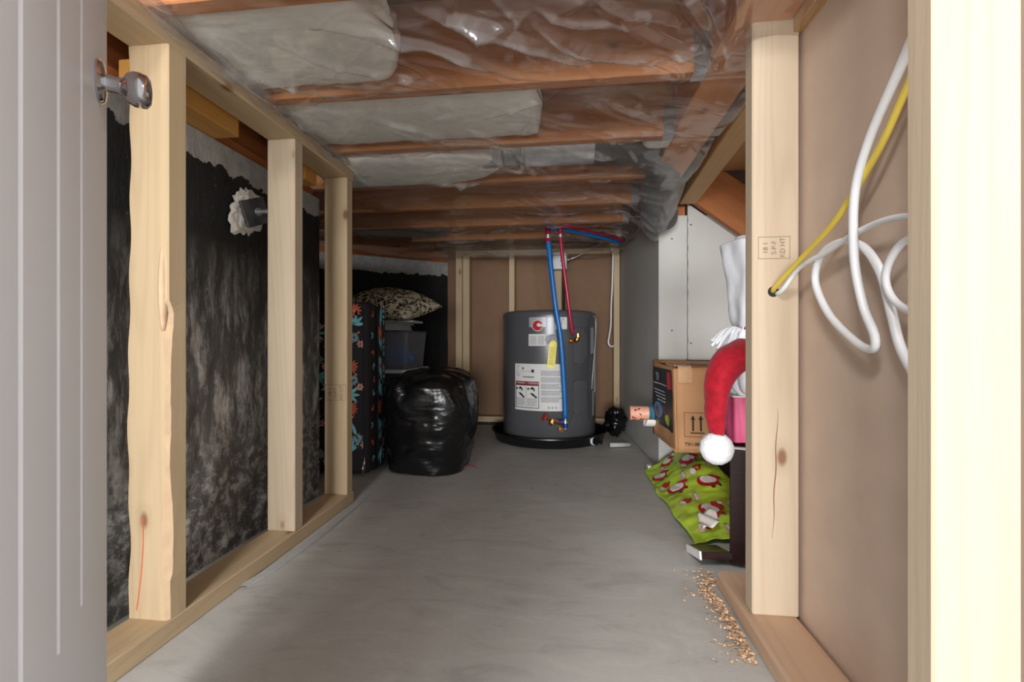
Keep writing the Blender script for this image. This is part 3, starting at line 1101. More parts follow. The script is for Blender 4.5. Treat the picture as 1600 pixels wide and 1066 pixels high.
def poly_sheet():
    nx, ny = 420, 800
    X0, X1, Y0, Y1 = -1.56, 0.472, 0.30, 3.40
    gx = np.linspace(X0, X1, nx)
    gy = np.linspace(Y0, Y1, ny)
    X, Y = np.meshgrid(gx, gy, indexing='ij')
    Z = np.full_like(X, 1.256)
    rs = np.random.RandomState(11)

    def vnoise(sx, sy, seed):
        r = np.random.RandomState(seed).rand(90, 90)
        u, v = (X - X0) * sx, (Y - Y0) * sy
        iu, iv = np.floor(u).astype(int), np.floor(v).astype(int)
        fu, fv = u - iu, v - iv
        fu = fu * fu * (3 - 2 * fu)
        fv = fv * fv * (3 - 2 * fv)
        g = lambda a, b: r[a % 90, b % 90]
        return (g(iu, iv) * (1 - fu) + g(iu + 1, iv) * fu) * (1 - fv) + (g(iu, iv + 1) * (1 - fu) + g(iu + 1, iv + 1) * fu) * fv

    # sag between the joists
    bay = np.abs(np.sin((Y - 1.19) / 0.356 * PI))
    Z -= bay * (0.002 + 0.010 * vnoise(3.2, 2.6, 1))
    Z -= 0.010 * vnoise(6, 5, 2) * bay
    Z -= 0.004 * vnoise(17, 15, 3)
    Z -= 0.0030 * vnoise(38, 34, 5)

    def crease(x0, y0, x1, y1, h, w):
        dx, dy = x1 - x0, y1 - y0
        L2 = dx * dx + dy * dy
        L = math.sqrt(L2)
        t = ((X - x0) * dx + (Y - y0) * dy) / L2
        d = ((X - x0) * dy - (Y - y0) * dx) / L
        bend = 0.012 * np.sin(t * 5 + x0 * 9)
        d = d + bend
        e = np.clip(np.minimum(t, 1 - t) * 4 + 0.05, 0, 1)
        e = np.where((t < 0) | (t > 1), 0, e)
        pr = np.clip(1 - np.abs(d) / w, 0, 1)
        return -h * (pr ** 1.3) * e

    # steeper folds that hang in thin pleats
    for k in range(70):
        cx, cy = rs.uniform(-0.75, 0.42), rs.choice([rs.uniform(0.75, 1.15), rs.uniform(1.2, 1.85), rs.uniform(1.95, 3.2)])
        a = rs.normal(0.30, 0.35)
        L = rs.uniform(0.10, 0.34)
        Z += crease(cx - math.cos(a) * L / 2, cy - math.sin(a) * L / 2, cx + math.cos(a) * L / 2, cy + math.sin(a) * L / 2,
                    rs.uniform(0.010, 0.022), rs.uniform(0.009, 0.014))
    hand = [(-0.30, 0.87, 0.11, 1.03, 0.034, 0.016), (-0.08, 0.92, 0.21, 1.06, 0.030, 0.014), (-0.46, 0.88, -0.16, 1.03, 0.022, 0.012),
            (0.02, 0.83, 0.38, 1.15, 0.013, 0.02), (0.19, 0.82, 0.36, 1.14, 0.014, 0.018), (0.28, 0.80, 0.36, 1.12, 0.012, 0.015),
            (-0.40, 0.96, -0.28, 1.14, 0.012, 0.013), (-0.62, 0.90, -0.32, 1.16, 0.012, 0.016), (0.05, 1.22, 0.42, 1.50, 0.014, 0.02),
            (0.10, 1.22, 0.30, 1.42, 0.012, 0.018), (-0.25, 1.22, 0.12, 1.38, 0.009, 0.014), (0.18, 1.22, 0.45, 1.34, 0.013, 0.018),
            (-0.78, 0.95, -0.52, 1.16, 0.016, 0.022), (-0.80, 1.20, -0.60, 1.12, 0.016, 0.022), (-0.8, 1.45, -0.55, 1.25, 0.012, 0.02),
            (0.05, 1.95, 0.38, 2.1, 0.016, 0.02), (0.12, 2.25, 0.40, 2.10, 0.016, 0.02), (0.2, 2.5, 0.40, 2.2, 0.014, 0.02),
            (-0.6, 3.05, 0.05, 3.12, 0.04, 0.03), (-0.2, 2.9, 0.3, 3.0, 0.014, 0.02), (0.0, 2.7, 0.36, 2.95, 0.016, 0.022)]
    for h in hand:
        Z += crease(*h)
    for k in range(95):
        cx, cy = rs.uniform(-0.8, 0.45), rs.uniform(0.5, 3.3)
        a = rs.normal(0.45, 0.7) + (PI if rs.rand() < 0.25 else 0)
        L = rs.uniform(0.12, 0.42)
        Z += crease(cx - math.cos(a) * L / 2, cy - math.sin(a) * L / 2, cx + math.cos(a) * L / 2, cy + math.sin(a) * L / 2,
                    rs.uniform(0.003, 0.010), rs.uniform(0.008, 0.02))
    Z -= 0.030 * np.clip((Y - 1.85) / 0.5, 0, 1) * (0.5 + vnoise(2.5, 2.2, 21)) * (1 - np.exp(-((X - 0.12) / 0.28) ** 2 - ((Y - 2.72) / 0.30) ** 2))
    Z -= 0.020 * np.exp(-((X + 0.755) / 0.022) ** 2) * (0.35 + 1.1 * vnoise(5, 7, 31)) * (Y < 1.66)
    Z -= 0.014 * np.exp(-((X + 0.6) / 0.4) ** 2 - ((Y - 1.73) / 0.16) ** 2)
    # pulled tight to the joists where it is stapled
    for y in JY[:4]:
        pull = np.exp(-((Y - y - 0.019) / 0.030) ** 2)
        Z = Z * (1 - 0.6 * pull) + 1.264 * 0.6 * pull
    # bagged out around the duct elbow
    for (cx, cy, dz, sx, sy) in ((0.40, 2.16, 0.135, 0.085, 0.12), (0.38, 1.98, 0.055, 0.10, 0.14), (0.25, 1.75, 0.012, 0.2, 0.08)):
        b = np.exp(-((X - cx) / sx) ** 2 - ((Y - cy) / sy) ** 2)
        Z -= dz * b * (1 + 0.25 * (vnoise(14, 9, 8) - 0.5))
    # the back edge hangs down in front of the back plate
    bk = np.clip((Y - 3.14) / 0.12, 0, 1)
    Z -= 0.012 * bk * vnoise(6, 3, 9)
    # left edge: lies over the top plate, then flaps loosely against its face
    lf = np.clip((-0.765 - X) / 0.035, 0, 1) * (Y < 1.70)
    Z = Z * (1 - lf) + 1.259 * lf
    Z = np.minimum(Z, 1.2675)
    keep = np.ones((nx - 1, ny - 1), bool)
    Xc, Yc = X[:-1, :-1], Y[:-1, :-1]
    keep &= ~((Xc < -0.86) & (Yc < 1.72))
    keep &= ~((Xc < -0.80) & (Yc < 1.66) & (Xc < -0.875 + 0.02 * np.sin(Yc * 14)))
    # in front of the angled wall and the boxing
    wall_y = 2.56 + (Xc + 2.05) * (3.43 - 2.56) / (2.05 - 0.835)
    keep &= ~((Xc < -0.80) & (Yc > wall_y - 0.03))
    keep &= ~((Xc > 0.425 - 0.055 * (Yc - 2.27)) & (Yc > 2.245))
    keep &= Yc < 3.285
    idx = np.arange(nx * ny).reshape(nx, ny)
    ii, jj = np.nonzero(keep)
    F = np.stack([idx[ii, jj], idx[ii, jj + 1], idx[ii + 1, jj + 1], idx[ii + 1, jj]], 1)
    used = np.unique(F)
    remap = -np.ones(nx * ny, int)
    remap[used] = np.arange(len(used))
    V = np.stack([X.ravel(), Y.ravel(), Z.ravel()], 1)[used]
    F = remap[F]
    me = bpy.data.meshes.new('vapour_barrier')
    me.from_pydata((V - np.array([0, 1.8, 1.25])).tolist(), [], F.tolist())
    o = link('vapour_barrier', me, M['poly'], None, True, (0, 1.8, 1.25))
    return tag(o, 'clear wrinkled plastic sheet stapled under the ceiling joists', 'plastic sheet')


vb = poly_sheet()
# loose flap hanging in front of the left top plate
mb = MB()
for layer in range(2):
    P = []
    for i in range(181):
        y = 0.55 + (1.63 - 0.55) * i / 180
        row = []
        hang = 0.040 + 0.020 * fbm((y * 3.5, layer * 3, 2), 3) + 0.006 * math.sin(y * 23 + layer)
        hang = max(0.010, hang * min(1, (1.66 - y) * 6))
        for j in range(15):
            t = j / 14
            out_ = 0.004 + 0.006 * layer + 0.020 * math.sin(min(1, t * 1.25) * PI) * (0.5 + 0.9 * abs(fbm((y * 7, t * 1.5, layer * 4), 3)))
            row.append((-0.80 + out_, y - 1.8, 1.268 - hang * t + 0.004 * math.sin(y * 40 + t * 4) - 1.25))
        P.append(row)
    if layer == 0:
        mb.grid(P)
mb.grid(P)
mb.build('loose_edge', M['poly'], vb, smooth=True)

# ================================================================ ANCHOR PLATE on left wall
an = empty('anchor_plate', (-0.968, 1.305, 1.0), label='square steel anchor plate and bolt in white foam on the left wall', cat='anchor plate')
mb = MB()
P = []
for i in range(31):
    r = i / 30
    row = []
    for k in range(40):
        a = 2 * PI * k / 40
        R = (0.074 + 0.010 * math.sin(2 * a + 0.4) + 0.034 * fbm((math.cos(a) * 2, math.sin(a) * 2, 5), 3)) * r
        hgt = 0.016 * (1 - r ** 4) + (0.010 * fbm((R * math.cos(a) * 60, R * math.sin(a) * 60, 1), 3) if r < 0.98 else 0)
        row.append((max(0.0, hgt) + 0.002, R * math.cos(a) * 1.02, R * math.sin(a) * 1.0))
    row.append(row[0])
    P.append(row)
mb.grid(P)
mb.build('foam_patch', M['foam'], an, smooth=True)
link('plate', bevel_box_mesh(0.008, 0.092, 0.078, 0.002), M['dark_steel'], an, False, (0.034, -0.012, 0.0), (0.42, 0, -0.2))
mb = MB()
mb.lathe([(0.016, 0), (0.016, 0.005), (0.0125, 0.0052), (0.0125, 0.015)], 12, Matrix.Translation((0.028, -0.006, 0.002)) @ Matrix.Rotation(PI / 2, 4, 'Y'))
mb.lathe([(0.0065, 0), (0.0065, 0.062)], 12, Matrix.Translation((0.030, -0.006, 0.002)) @ Matrix.Rotation(PI / 2, 4, 'Y'))
mb.build('bolt', M['steel'], an, auto=30)

# gasket strip on the floor along the left plate
mb = MB()
gp = catmull([(-0.775, 1.70, 0.003), (-0.770, 1.55, 0.004), (-0.763, 1.35, 0.005), (-0.772, 1.18, 0.004), (-0.792, 1.05, 0.003)], 8)
P = []
for p in gp:
    P.append([(p.x - 0.011, p.y, 0.001), (p.x - 0.011, p.y, p.z + 0.003), (p.x + 0.011, p.y, p.z + 0.003), (p.x + 0.011, p.y, 0.001), (p.x - 0.011, p.y, 0.001)])
mb.grid(P)
tag(mb.build('gasket_strip', M['gasket'], origin=(-0.772, 1.35, 0)), 'thin grey foam strip on the floor along the left bottom plate', 'foam strip')
mb = MB()
mb.tube([(-0.506, 2.208, 0.004), (-0.47, 2.20, 0.006), (-0.428, 2.183, 0.003)], [0.002, 0.004, 0.0025], 6, flat=0.4)
tag(mb.build('plastic_scrap', M['red_handle'], origin=(-0.47, 2.2, 0)), 'small thin red plastic scrap on the floor by the black bag', 'scrap')

# ================================================================ WATER HEATER
HX, HY, HR, HT = -0.11, 2.93, 0.29, 0.79
pan = empty('drain_pan', (HX, HY, 0), label='round black plastic drain pan under the water heater', cat='drain pan')
mb = MB()
mb.lathe([(0.335, 0.002), (0.350, 0.05), (0.358, 0.062), (0.363, 0.062), (0.364, 0.056), (0.355, 0.05), (0.347, 0.052), (0.329, 0.010)], 72)
mb.build('pan', M['black_plastic'], pan, auto=35)
mb = MB()
fm = Matrix.Translation((0.262, -0.232, 0.035)) @ Matrix.Rotation(math.radians(-40), 4, 'Z') @ Matrix.Rotation(PI / 2, 4, 'Y')
mb.lathe([(0.026, 0.0), (0.026, 0.012), (0.022, 0.014)], 20, fm)
mb.build('drain_nut', M['white_plastic'], pan, auto=35)
mb = MB()
mb.lathe([(0.023, 0.014), (0.023, 0.028), (0.012, 0.03), (0.012, 0.06)], 20, fm)
mb.build('drain_spout', M['black_plastic'], pan, auto=35)

wh = empty('water_heater', (HX, HY, 0.011), label='short dark grey electric water heater with white warning labels', cat='water heater')
HO = Vector((HX, HY, 0.011))
mb = MB()
mb.lathe([(0.270, 0.0), (0.286, 0.004), (HR, 0.012), (HR, 0.735), (HR + 0.002, 0.737), (HR + 0.002, 0.764), (0.287, 0.772), (0.275, 0.778), (0.262, 0.776), (0.258, 0.770)], 96)
body = mb.build('tank', M['heater'], wh, auto=35)


def cyl(off=0.0012, r=HR):
    """(arc x measured to the right of straight-front, height above the floor) -> heater-local point"""
    def f(u, v):
        a = u / r
        return Vector(((r + off) * math.sin(a), -(r + off) * math.cos(a), v - 0.011))
    return f


deg = math.pi / 180 * HR


def cpatch(name, mat, a0, a1, z0, z1, off=0.0012, parent=None):
    mb = MB()
    quad(mb, a0 * deg, z0, a1 * deg, z1, cyl(off), 0, max(2, int(abs(a1 - a0) / 3)), 1)
    return mb.build(name, mat, parent or wh, smooth=True)


big = cpatch('warning_label', M['label'], -41, 20.5, 0.208, 0.478)
mb = MB()
f2 = cyl(0.0018)
quad(mb, -40 * deg, 0.355, -9 * deg, 0.376, f2, 0, 10)                       # red header
mb.build('red_header', M['maroon'], big, smooth=True)
mb = MB()
f3 = cyl(0.0022)
for a0, a1, z0, z1 in ((-40, -9, 0.352, 0.355), (-40, -9, 0.222, 0.2255), (-40, -39, 0.222, 0.355), (-9.7, -9, 0.222, 0.355), (-24.9, -24.6, 0.228, 0.35)):
    quad(mb, a0 * deg, z0, a1 * deg, z1, f3, 0, 8)
for cx in (-34.5, -19):      # tap and hand pictograms
    disc(mb, (cx + 2) * deg, 0.335, 0.013, 0.0055, f3)
    disc(mb, (cx + 2) * deg, 0.342, 0.005, 0.004, f3)
    disc(mb, (cx + 4.2) * deg, 0.327, 0.004, 0.008, f3)
    disc(mb, (cx - 3) * deg, 0.333, 0.007, 0.0055, f3)
    disc(mb, (cx + 3.0) * deg, 0.299, 0.015, 0.0065, f3, rot=-0.6)
    disc(mb, (cx + 6.0) * deg, 0.287, 0.010, 0.0055, f3, rot=-0.5)
    disc(mb, (cx + 0.6) * deg, 0.307, 0.006, 0.003, f3, rot=0.5)
add_text(mb, 'WARNING  READ INSTALLATION', 0.0055, lambda u, v: f3(u - 25 * deg, v + 0.434))
disc(mb, -16.5 * deg, 0.437, 0.009, 0.010, f3)
disc(mb, -29 * deg, 0.451, 0.006, 0.006, f3)
quad(mb, -29 * deg, 0.3995, -15 * deg, 0.404, f3, 0, 5)
tag(mb.build('label_print', M['ink_black'], big), kind='stuff')
mb = MB()
for k in range(9):
    quad(mb, -38.5 * deg, 0.276 - k * 0.0052, (-26 - rnd.uniform(0, 3)) * deg, 0.2785 - k * 0.0052, f3, 0, 4)
    quad(mb, -23.5 * deg, 0.276 - k * 0.0052, (-11 - rnd.uniform(0, 3)) * deg, 0.2785 - k * 0.0052, f3, 0, 4)
for k in range(8):
    quad(mb, -38.5 * deg, 0.466 - k * 0.0085, (-33 - rnd.uniform(0, 4)) * deg, 0.469 - k * 0.0085, f3, 0, 3)
for k in range(30):
    if k % 6 == 5:
        continue
    quad(mb, -7 * deg, 0.436 - k * 0.0063, (18 - rnd.uniform(0, 5)) * deg, 0.4395 - k * 0.0063, f3, 0, 8)
for a in (2, 6, 10):
    disc(mb, a * deg, 0.228, 0.006, 0.006, f3)
tag(mb.build('label_lines', M['ink_light'], big), kind='stuff')
mb = MB()
add_text(mb, '! WARNING   ! WARNING', 0.0135, lambda u, v: f3(u - 24.5 * deg, v + 0.3655))
tag(mb.build('header_lettering', M['label'], big), kind='stuff')

sil = cpatch('silver_label', M['label_grey'], -21, -1.5, 0.690, 0.755)
sm = cpatch('rating_label', M['label'], -21.5, -1.5, 0.582, 0.650)
mb = MB()
for k in range(8):
    quad(mb, -20 * deg, 0.590 + k * 0.0065, -12 * deg, 0.593 + k * 0.0065, f2, 0, 3)
    quad(mb, -10.5 * deg, 0.590 + k * 0.0065, -3 * deg, 0.593 + k * 0.0065, f2, 0, 3)
tag(mb.build('label_lines', M['ink_light'], sm), kind='stuff')
nl = cpatch('notice_label', M['label'], 9.5, 23, 0.678, 0.757)
mb = MB()
for k in range(9):
    quad(mb, 11 * deg, 0.685 + k * 0.0075, (20 - rnd.uniform(0, 4)) * deg, 0.688 + k * 0.0075, f2, 0, 3)
tag(mb.build('label_lines', M['ink_light'], nl), kind='stuff')
mb = MB()
disc(mb, -10.8 * deg, 0.699, 0.033, 0.033, cyl(0.004), 28)
badge = mb.build('round_badge', M['red_badge'], wh)
mb = MB()
fb4 = cyl(0.0048)
for k in range(28):       # white rim ring
    a0, a1 = 2 * PI * k / 28, 2 * PI * (k + 1) / 28
    cxb, cyb = -10.8 * deg, 0.699
    mb.add([fb4(cxb + 0.033 * math.cos(a0), cyb + 0.033 * math.sin(a0)), fb4(cxb + 0.033 * math.cos(a1), cyb + 0.033 * math.sin(a1)),
            fb4(cxb + 0.0295 * math.cos(a1), cyb + 0.0295 * math.sin(a1)), fb4(cxb + 0.0295 * math.cos(a0), cyb + 0.0295 * math.sin(a0))], [(0, 1, 2, 3)])
disc(mb, -9.2 * deg, 0.702, 0.012, 0.010, fb4, 16)
quad(mb, -9.2 * deg, 0.693, -5.0 * deg, 0.7065, fb4, 0, 3)
tag(mb.build('badge_mark', M['label'], badge), kind='stuff')

# top black hole ring and yellow tag
mb = MB()
disc(mb, 5.2 * deg, 0.618, 0.036, 0.030, cyl(0.0045), 24)
mb.build('port_cover', M['black_plastic'], wh)
tg = MB()
ft = lambda u, v: cyl(0.014 + 0.004 * (0.6 - v))(u + (v - 0.53) * 0.09, v)
P = [[ft(5.4 * deg + su * (0.021 if zz < 0.597 else 0.021 - (zz - 0.597) * 0.9), zz) for su in (-1, -0.33, 0.33, 1)] for zz in (0.455, 0.50, 0.55, 0.597, 0.606, 0.612)]
tg.grid(P)
tag_o = tg.build('hang_tag', M['yellow_tag'], wh)
sol = tag_o.modifiers.new('solid', 'SOLIDIFY')
sol.thickness = 0.0012
mb = MB()
ft2 = lambda u, v: cyl(0.0155 + 0.004 * (0.6 - v))(u + (v - 0.53) * 0.09, v)
for z in [0.475 + 0.008 * k for k in range(13)]:
    quad(mb, 5.4 * deg - 0.015, z, 5.4 * deg + 0.015 - rnd.uniform(0, 0.006), z + 0.0035, ft2, 0, 2)
tag(mb.build('tag_print', M['yellow_dark'], tag_o), kind='stuff')
mb = MB()
mb.tube([ft(5.4 * deg, 0.60), ft(5.2 * deg, 0.612) + Vector((0, -0.003, 0)), cyl(0.004)(5.2 * deg, 0.625)], 0.0022, 6)
mb.build('tag_tie', M['white_plastic'], tag_o)


# access panels: raised plate with two pressed rounded windows
def raised_round_rect(a0, a1, z0, z1, r, h):
    u0, u1 = a0 * deg, a1 * deg
    outl = []
    for (cx, cz, s) in ((u1 - r, z1 - r, 0), (u0 + r, z1 - r, 1), (u0 + r, z0 + r, 2), (u1 - r, z0 + r, 3)):
        for k in range(7):
            a = PI / 2 * (s + k / 6)
            outl.append((cx + r * math.cos(a), cz + r * math.sin(a)))
    n = len(outl)
    mb = MB()
    cu, cz = (u0 + u1) / 2, (z0 + z1) / 2
    rows = []
    for off, sh in ((0.0, 1.0), (h * 0.8, 0.985), (h, 0.95), (h, 0.5), (h, 0.02)):
        rows.append([cyl(off)(cu + (u - cu) * sh, cz + (z - cz) * sh) for u, z in outl])
    PT = [[rows[i][k] for i in range(len(rows))] for k in range(n)]
    mb.grid(PT, 0, True)
    return mb


raised_round_rect(25.5, 57, 0.142, 0.748, 0.006, 0.003).build('panel_frame', M['heater_dark'], wh, auto=30)
raised_round_rect(29.5, 50, 0.475, 0.69, 0.03, 0.013).build('access_panel', M['heater'], wh, auto=40)
raised_round_rect(29.5, 50, 0.185, 0.385, 0.03, 0.013).build('access_panel', M['heater'], wh, auto=40)
cpatch('energy_label', M['label_grey'], 60, 70, 0.535, 0.69, 0.002)
cpatch('side_label', M['label'], 70, 79, 0.30, 0.56, 0.002)
cpatch('side_label', M['label_grey'], 64, 72, 0.16, 0.31, 0.002)
# small thermostat wire down the right side
mb = MB()
mb.tube(catmull([cyl(0.006)(66 * deg, 0.762), cyl(0.010)(72 * deg, 0.74), cyl(0.012)(72 * deg, 0.66), cyl(0.010)(66 * deg, 0.50), cyl(0.010)(62 * deg, 0.40), cyl(0.006)(62 * deg, 0.32)], 8), 0.0035, 8)
mb.build('side_wire', M['label_grey'], wh, smooth=True)
# hot outlet fitting
mb = MB()
c0 = cyl(0.0)(27.5 * deg, 0.612)
c1 = cyl(0.045)(27.5 * deg, 0.612)
mb.tube([c0, c1], 0.014, 12)
mb.tube([c0 + (c1 - c0) * 0.25, c0 + (c1 - c0) * 0.6], 0.018, 6)
mb.build('hot_nipple', M['brass'], wh, auto=35)
mb = MB()
e0 = c1
mb.tube(catmull([e0, e0 + Vector((0.012, -0.008, 0.002)), e0 + Vector((0.020, -0.006, 0.02)), e0 + Vector((0.020, -0.006, 0.04))], 4), 0.011, 10)
mb.build('hot_elbow', M['brass'], wh, auto=35)
# drain valve with red handwheel
v0 = cyl(0.0)(6 * deg, 0.158)
mb = MB()
mb.tube([v0, cyl(0.05)(6 * deg, 0.158)], 0.012, 10)
mb.tube([cyl(0.03)(6 * deg, 0.158), cyl(0.045)(-1 * deg, 0.178)], [0.010, 0.007], 10)
mb.tube([cyl(0.035)(5 * deg, 0.158), cyl(0.045)(3 * deg, 0.138)], [0.009, 0.010], 10)
mb.tube([cyl(0.045)(6 * deg, 0.158), cyl(0.045)(14 * deg, 0.150)], 0.0125, 8)
mb.build('drain_valve', M['brass'], wh, auto=35)
mb = MB()
hc = cyl(0.048)(-2.2 * deg, 0.182)
ax = (hc - cyl(0.03)(6 * deg, 0.158)).normalized()
q = ax.to_track_quat('Z', 'Y').to_matrix().to_4x4()
mb.lathe([(0.010, -0.003), (0.022, -0.004), (0.0245, 0.0), (0.022, 0.004), (0.010, 0.003)], 20, Matrix.Translation(hc) @ q)
mb.build('valve_handle', M['red_handle'], wh, auto=40)
mb = MB()
mb.tube([cyl(0.04)(11 * deg, 0.153), cyl(0.04)(15.5 * deg, 0.153)], 0.016, 10)
mb.build('blue_union', M['blue_fit'], wh, auto=40)
mb = MB()
mb.tube([cyl(0.0)(15 * deg, 0.108), cyl(0.03)(15 * deg, 0.108)], 0.016, 12)
mb.tube([cyl(0.03)(15 * deg, 0.108), cyl(0.034)(15 * deg, 0.108)], 0.011, 12)
mb.build('cold_nipple', M['brass'], wh, auto=35)

# ---- water lines
ln = empty('cold_water_line', (-0.10, 2.585, 1.2), label='blue plastic water pipe running down the front of the heater', cat='pipe')
LO = Vector((-0.10, 2.585, 1.2))
blue = catmull([(-0.103, 2.588, 1.245), (-0.103, 2.588, 1.19), (-0.092, 2.586, 1.08), (-0.080, 2.585, 0.97), (-0.060, 2.585, 0.80), (-0.032, 2.590, 0.621), (-0.014, 2.598, 0.37), (-0.006, 2.603, 0.175)], 8)
mb = MB()
mb.tube([p - LO for p in blue], 0.0145, 14)
mb.build('pipe', M['blue_pipe'], ln, smooth=True)
mb = MB()
mb.tube([Vector((-0.103, 2.588, 1.238)) - LO, Vector((-0.103, 2.588, 1.165)) - LO], 0.0165, 12)
mb.build('red_clip', M['red_pipe'], ln, smooth=True)
mb = MB()
mb.tube([Vector((-0.103, 2.588, 1.185)) - LO, Vector((-0.103, 2.588, 1.205)) - LO], 0.0175, 12)
mb.tube([Vector((-0.006, 2.603, 0.195)) - LO, Vector((-0.005, 2.604, 0.115)) - LO], 0.008, 10)
mb.tube([Vector((-0.006, 2.603, 0.165)) - LO, Vector((-0.006, 2.603, 0.150)) - LO], 0.016, 10)
mb.build('crimp', M['steel'], ln, auto=40)
mb = MB()
mb.tube([Vector((-0.0055, 2.603, 0.145)) - LO, Vector((-0.005, 2.604, 0.122)) - LO], 0.014, 10)
mb.build('blue_fitting', M['blue_fit'], ln, auto=40)
mb = MB()
mb.tube([p - LO for p in catmull([(-0.10, 2.60, 1.238), (-0.06, 2.605, 1.240), (0.0, 2.63, 1.238), (0.12, 2.72, 1.232), (0.25, 2.82, 1.222), (0.33, 2.90, 1.212)], 6)], 0.011, 12)
mb.build('branch', M['blue_pipe'], ln, smooth=True)

lr = empty('hot_water_line', (-0.03, 2.585, 1.2), label='red plastic water pipe from the ceiling to the brass heater outlet', cat='pipe')
LO = Vector((-0.03, 2.585, 1.2))
red = catmull([(-0.034, 2.586, 1.248), (-0.033, 2.586, 1.19), (-0.024, 2.586, 1.10), (-0.012, 2.588, 1.00), (0.009, 2.595, 0.835), (0.024, 2.610, 0.72), (0.036, 2.628, 0.650)], 8)
mb = MB()
mb.tube([p - LO for p in red], 0.0105, 12)
mb.build('pipe', M['red_pipe'], lr, smooth=True)
mb = MB()
mb.tube([Vector((-0.034, 2.586, 1.205)) - LO, Vector((-0.033, 2.586, 1.188)) - LO], 0.0135, 12)
mb.build('crimp', M['steel'], lr, auto=40)
mb = MB()
mb.tube([Vector((-0.034, 2.586, 1.252)) - LO, Vector((-0.034, 2.586, 1.212)) - LO], 0.0155, 12)
mb.tube([p - LO for p in catmull([(-0.034, 2.572, 1.248), (0.04, 2.60, 1.250), (0.14, 2.68, 1.245), (0.27, 2.80, 1.235), (0.345, 2.88, 1.225)], 6)], 0.0125, 12)
mb.build('branch', M['red_pipe'], lr, smooth=True)

# ---- electrical box with conduit
eb = empty('junction_box', (-0.045, 3.26, 1.172), label='white switch box on the back stud above the heater, with conduit', cat='electrical box')
link('box', bevel_box_mesh(0.098, 0.06, 0.125, 0.004), M['label_grey'], eb, False, (0, 0.008, 0))
cv = link('cover', bevel_box_mesh(0.092, 0.006, 0.118, 0.002), M['white_plastic'], eb, False, (-0.003, -0.025, 0))
mb = MB()
for (x, z, w_, h_) in ((-0.012, 0.035, 0.004, 0.004), (0.0, 0.018, 0.010, 0.006), (0.0, 0.006, 0.006, 0.008), (0.0, -0.006, 0.010, 0.006), (0.002, -0.035, 0.004, 0.006)):
    mb.box((x - w_ / 2 + 0.01, -0.0042, z - h_ / 2), (x + w_ / 2 + 0.01, -0.003, z + h_ / 2))
tag(mb.build('switch_print', M['ink'], cv), kind='stuff')
mb = MB()
mb.tube(catmull([(0.028, -0.002, -0.06), (0.028, -0.004, -0.14), (0.028, -0.01, -0.26), (0.030, -0.05, -0.36), (0.032, -0.085, -0.37), (0.032, -0.09, -0.402)], 6), 0.008, 10)
mb.build('conduit', M['rubber'], eb, smooth=True)
mb = MB()
mb.tube([(0.05, 0.0, 0.01), (0.066, 0.0, 0.01)], 0.009, 10)
mb.build('connector', M['steel'], eb, auto=35)
mb = MB()
mb.tube([(0.028, -0.002, -0.062), (0.028, -0.002, -0.080)], 0.012, 8)
mb.build('connector', M['steel'], eb, auto=35)
mb = MB()
mb.tube(catmull([(0.021, 3.26, 1.182), (0.09, 3.26, 1.21), (0.17, 3.265, 1.25), (0.24, 3.28, 1.245), (0.318, 3.285, 1.232)], 6), 0.0045, 8)
tag(mb.build('armoured_cable', M['steel'], smooth=True, origin=(0.17, 3.265, 1.25)), 'thin grey cable slung from the switch box to the right back stud', 'cable')
mb = MB()
mb.tube(catmull([(0.325, 3.288, 1.235), (0.322, 3.282, 1.15), (0.318, 3.277, 1.0), (0.310, 3.272, 0.85), (0.308, 3.27, 0.73), (0.297, 3.265, 0.65), (0.290, 3.262, 0.60), (0.302, 3.262, 0.575), (0.32, 3.27, 0.572), (0.328, 3.285, 0.578)], 6), 0.006, 8)
tag(mb.build('white_cable', M['cable_white'], smooth=True, origin=(0.31, 3.28, 1.0)), 'white cable hanging along the right back stud beside the heater', 'cable')

# crumpled black plastic by the drain
mb = MB()
P = []
for i in range(25):
    th = PI * i / 24
    row = []
    for k in range(36):
        a = 2 * PI * k / 36
        d = Vector((math.sin(th) * math.cos(a), math.sin(th) * math.sin(a), math.cos(th)))
        r = 1 + 0.42 * fbm(d * 2.2 + Vector((3, 1, 2)), 4) + 0.10 * abs(fbm(d * 7, 3))
        row.append((d.x * 0.062 * r, d.y * 0.075 * r, 0.078 + d.z * 0.082 * r))
    row.append(row[0])
    P.append(row)
mb.grid(P)
o = mb.build('crumpled_bag', M['bag'], None, smooth=True, loc=(0.308, 2.99, 0.012))
minz = min(v.co.z for v in o.data.vertices)
o.location.z = -minz + 0.001
tag(o, 'crumpled black plastic lump in the corner right of the water heater', 'plastic bag')
mb = MB()
mb.tube([(0.245, 2.66, 0.02), (0.36, 2.70, 0.016)], 0.0125, 10)
tag(mb.build('drain_tube', M['gasket'], smooth=True, origin=(0.3, 2.68, 0.0)), 'short pale drain tube on the floor beside the black pan', 'tube')

# ================================================================ LEFT BACK STORAGE
# ---- suitcase
sc_ = empty('suitcase', (-1.062, 1.975, 0), (0, 0, math.radians(0)), 'black floral fabric suitcase standing behind the third left stud', 'suitcase')


def round_box(name, a, b, r, mat, parent, seg=4):
    d = [b[i] - a[i] for i in range(3)]
    me = bevel_box_mesh(*d, r, seg)
    o = link(name, me, mat, parent, True, [(a[i] + b[i]) / 2 for i in range(3)])
    return o


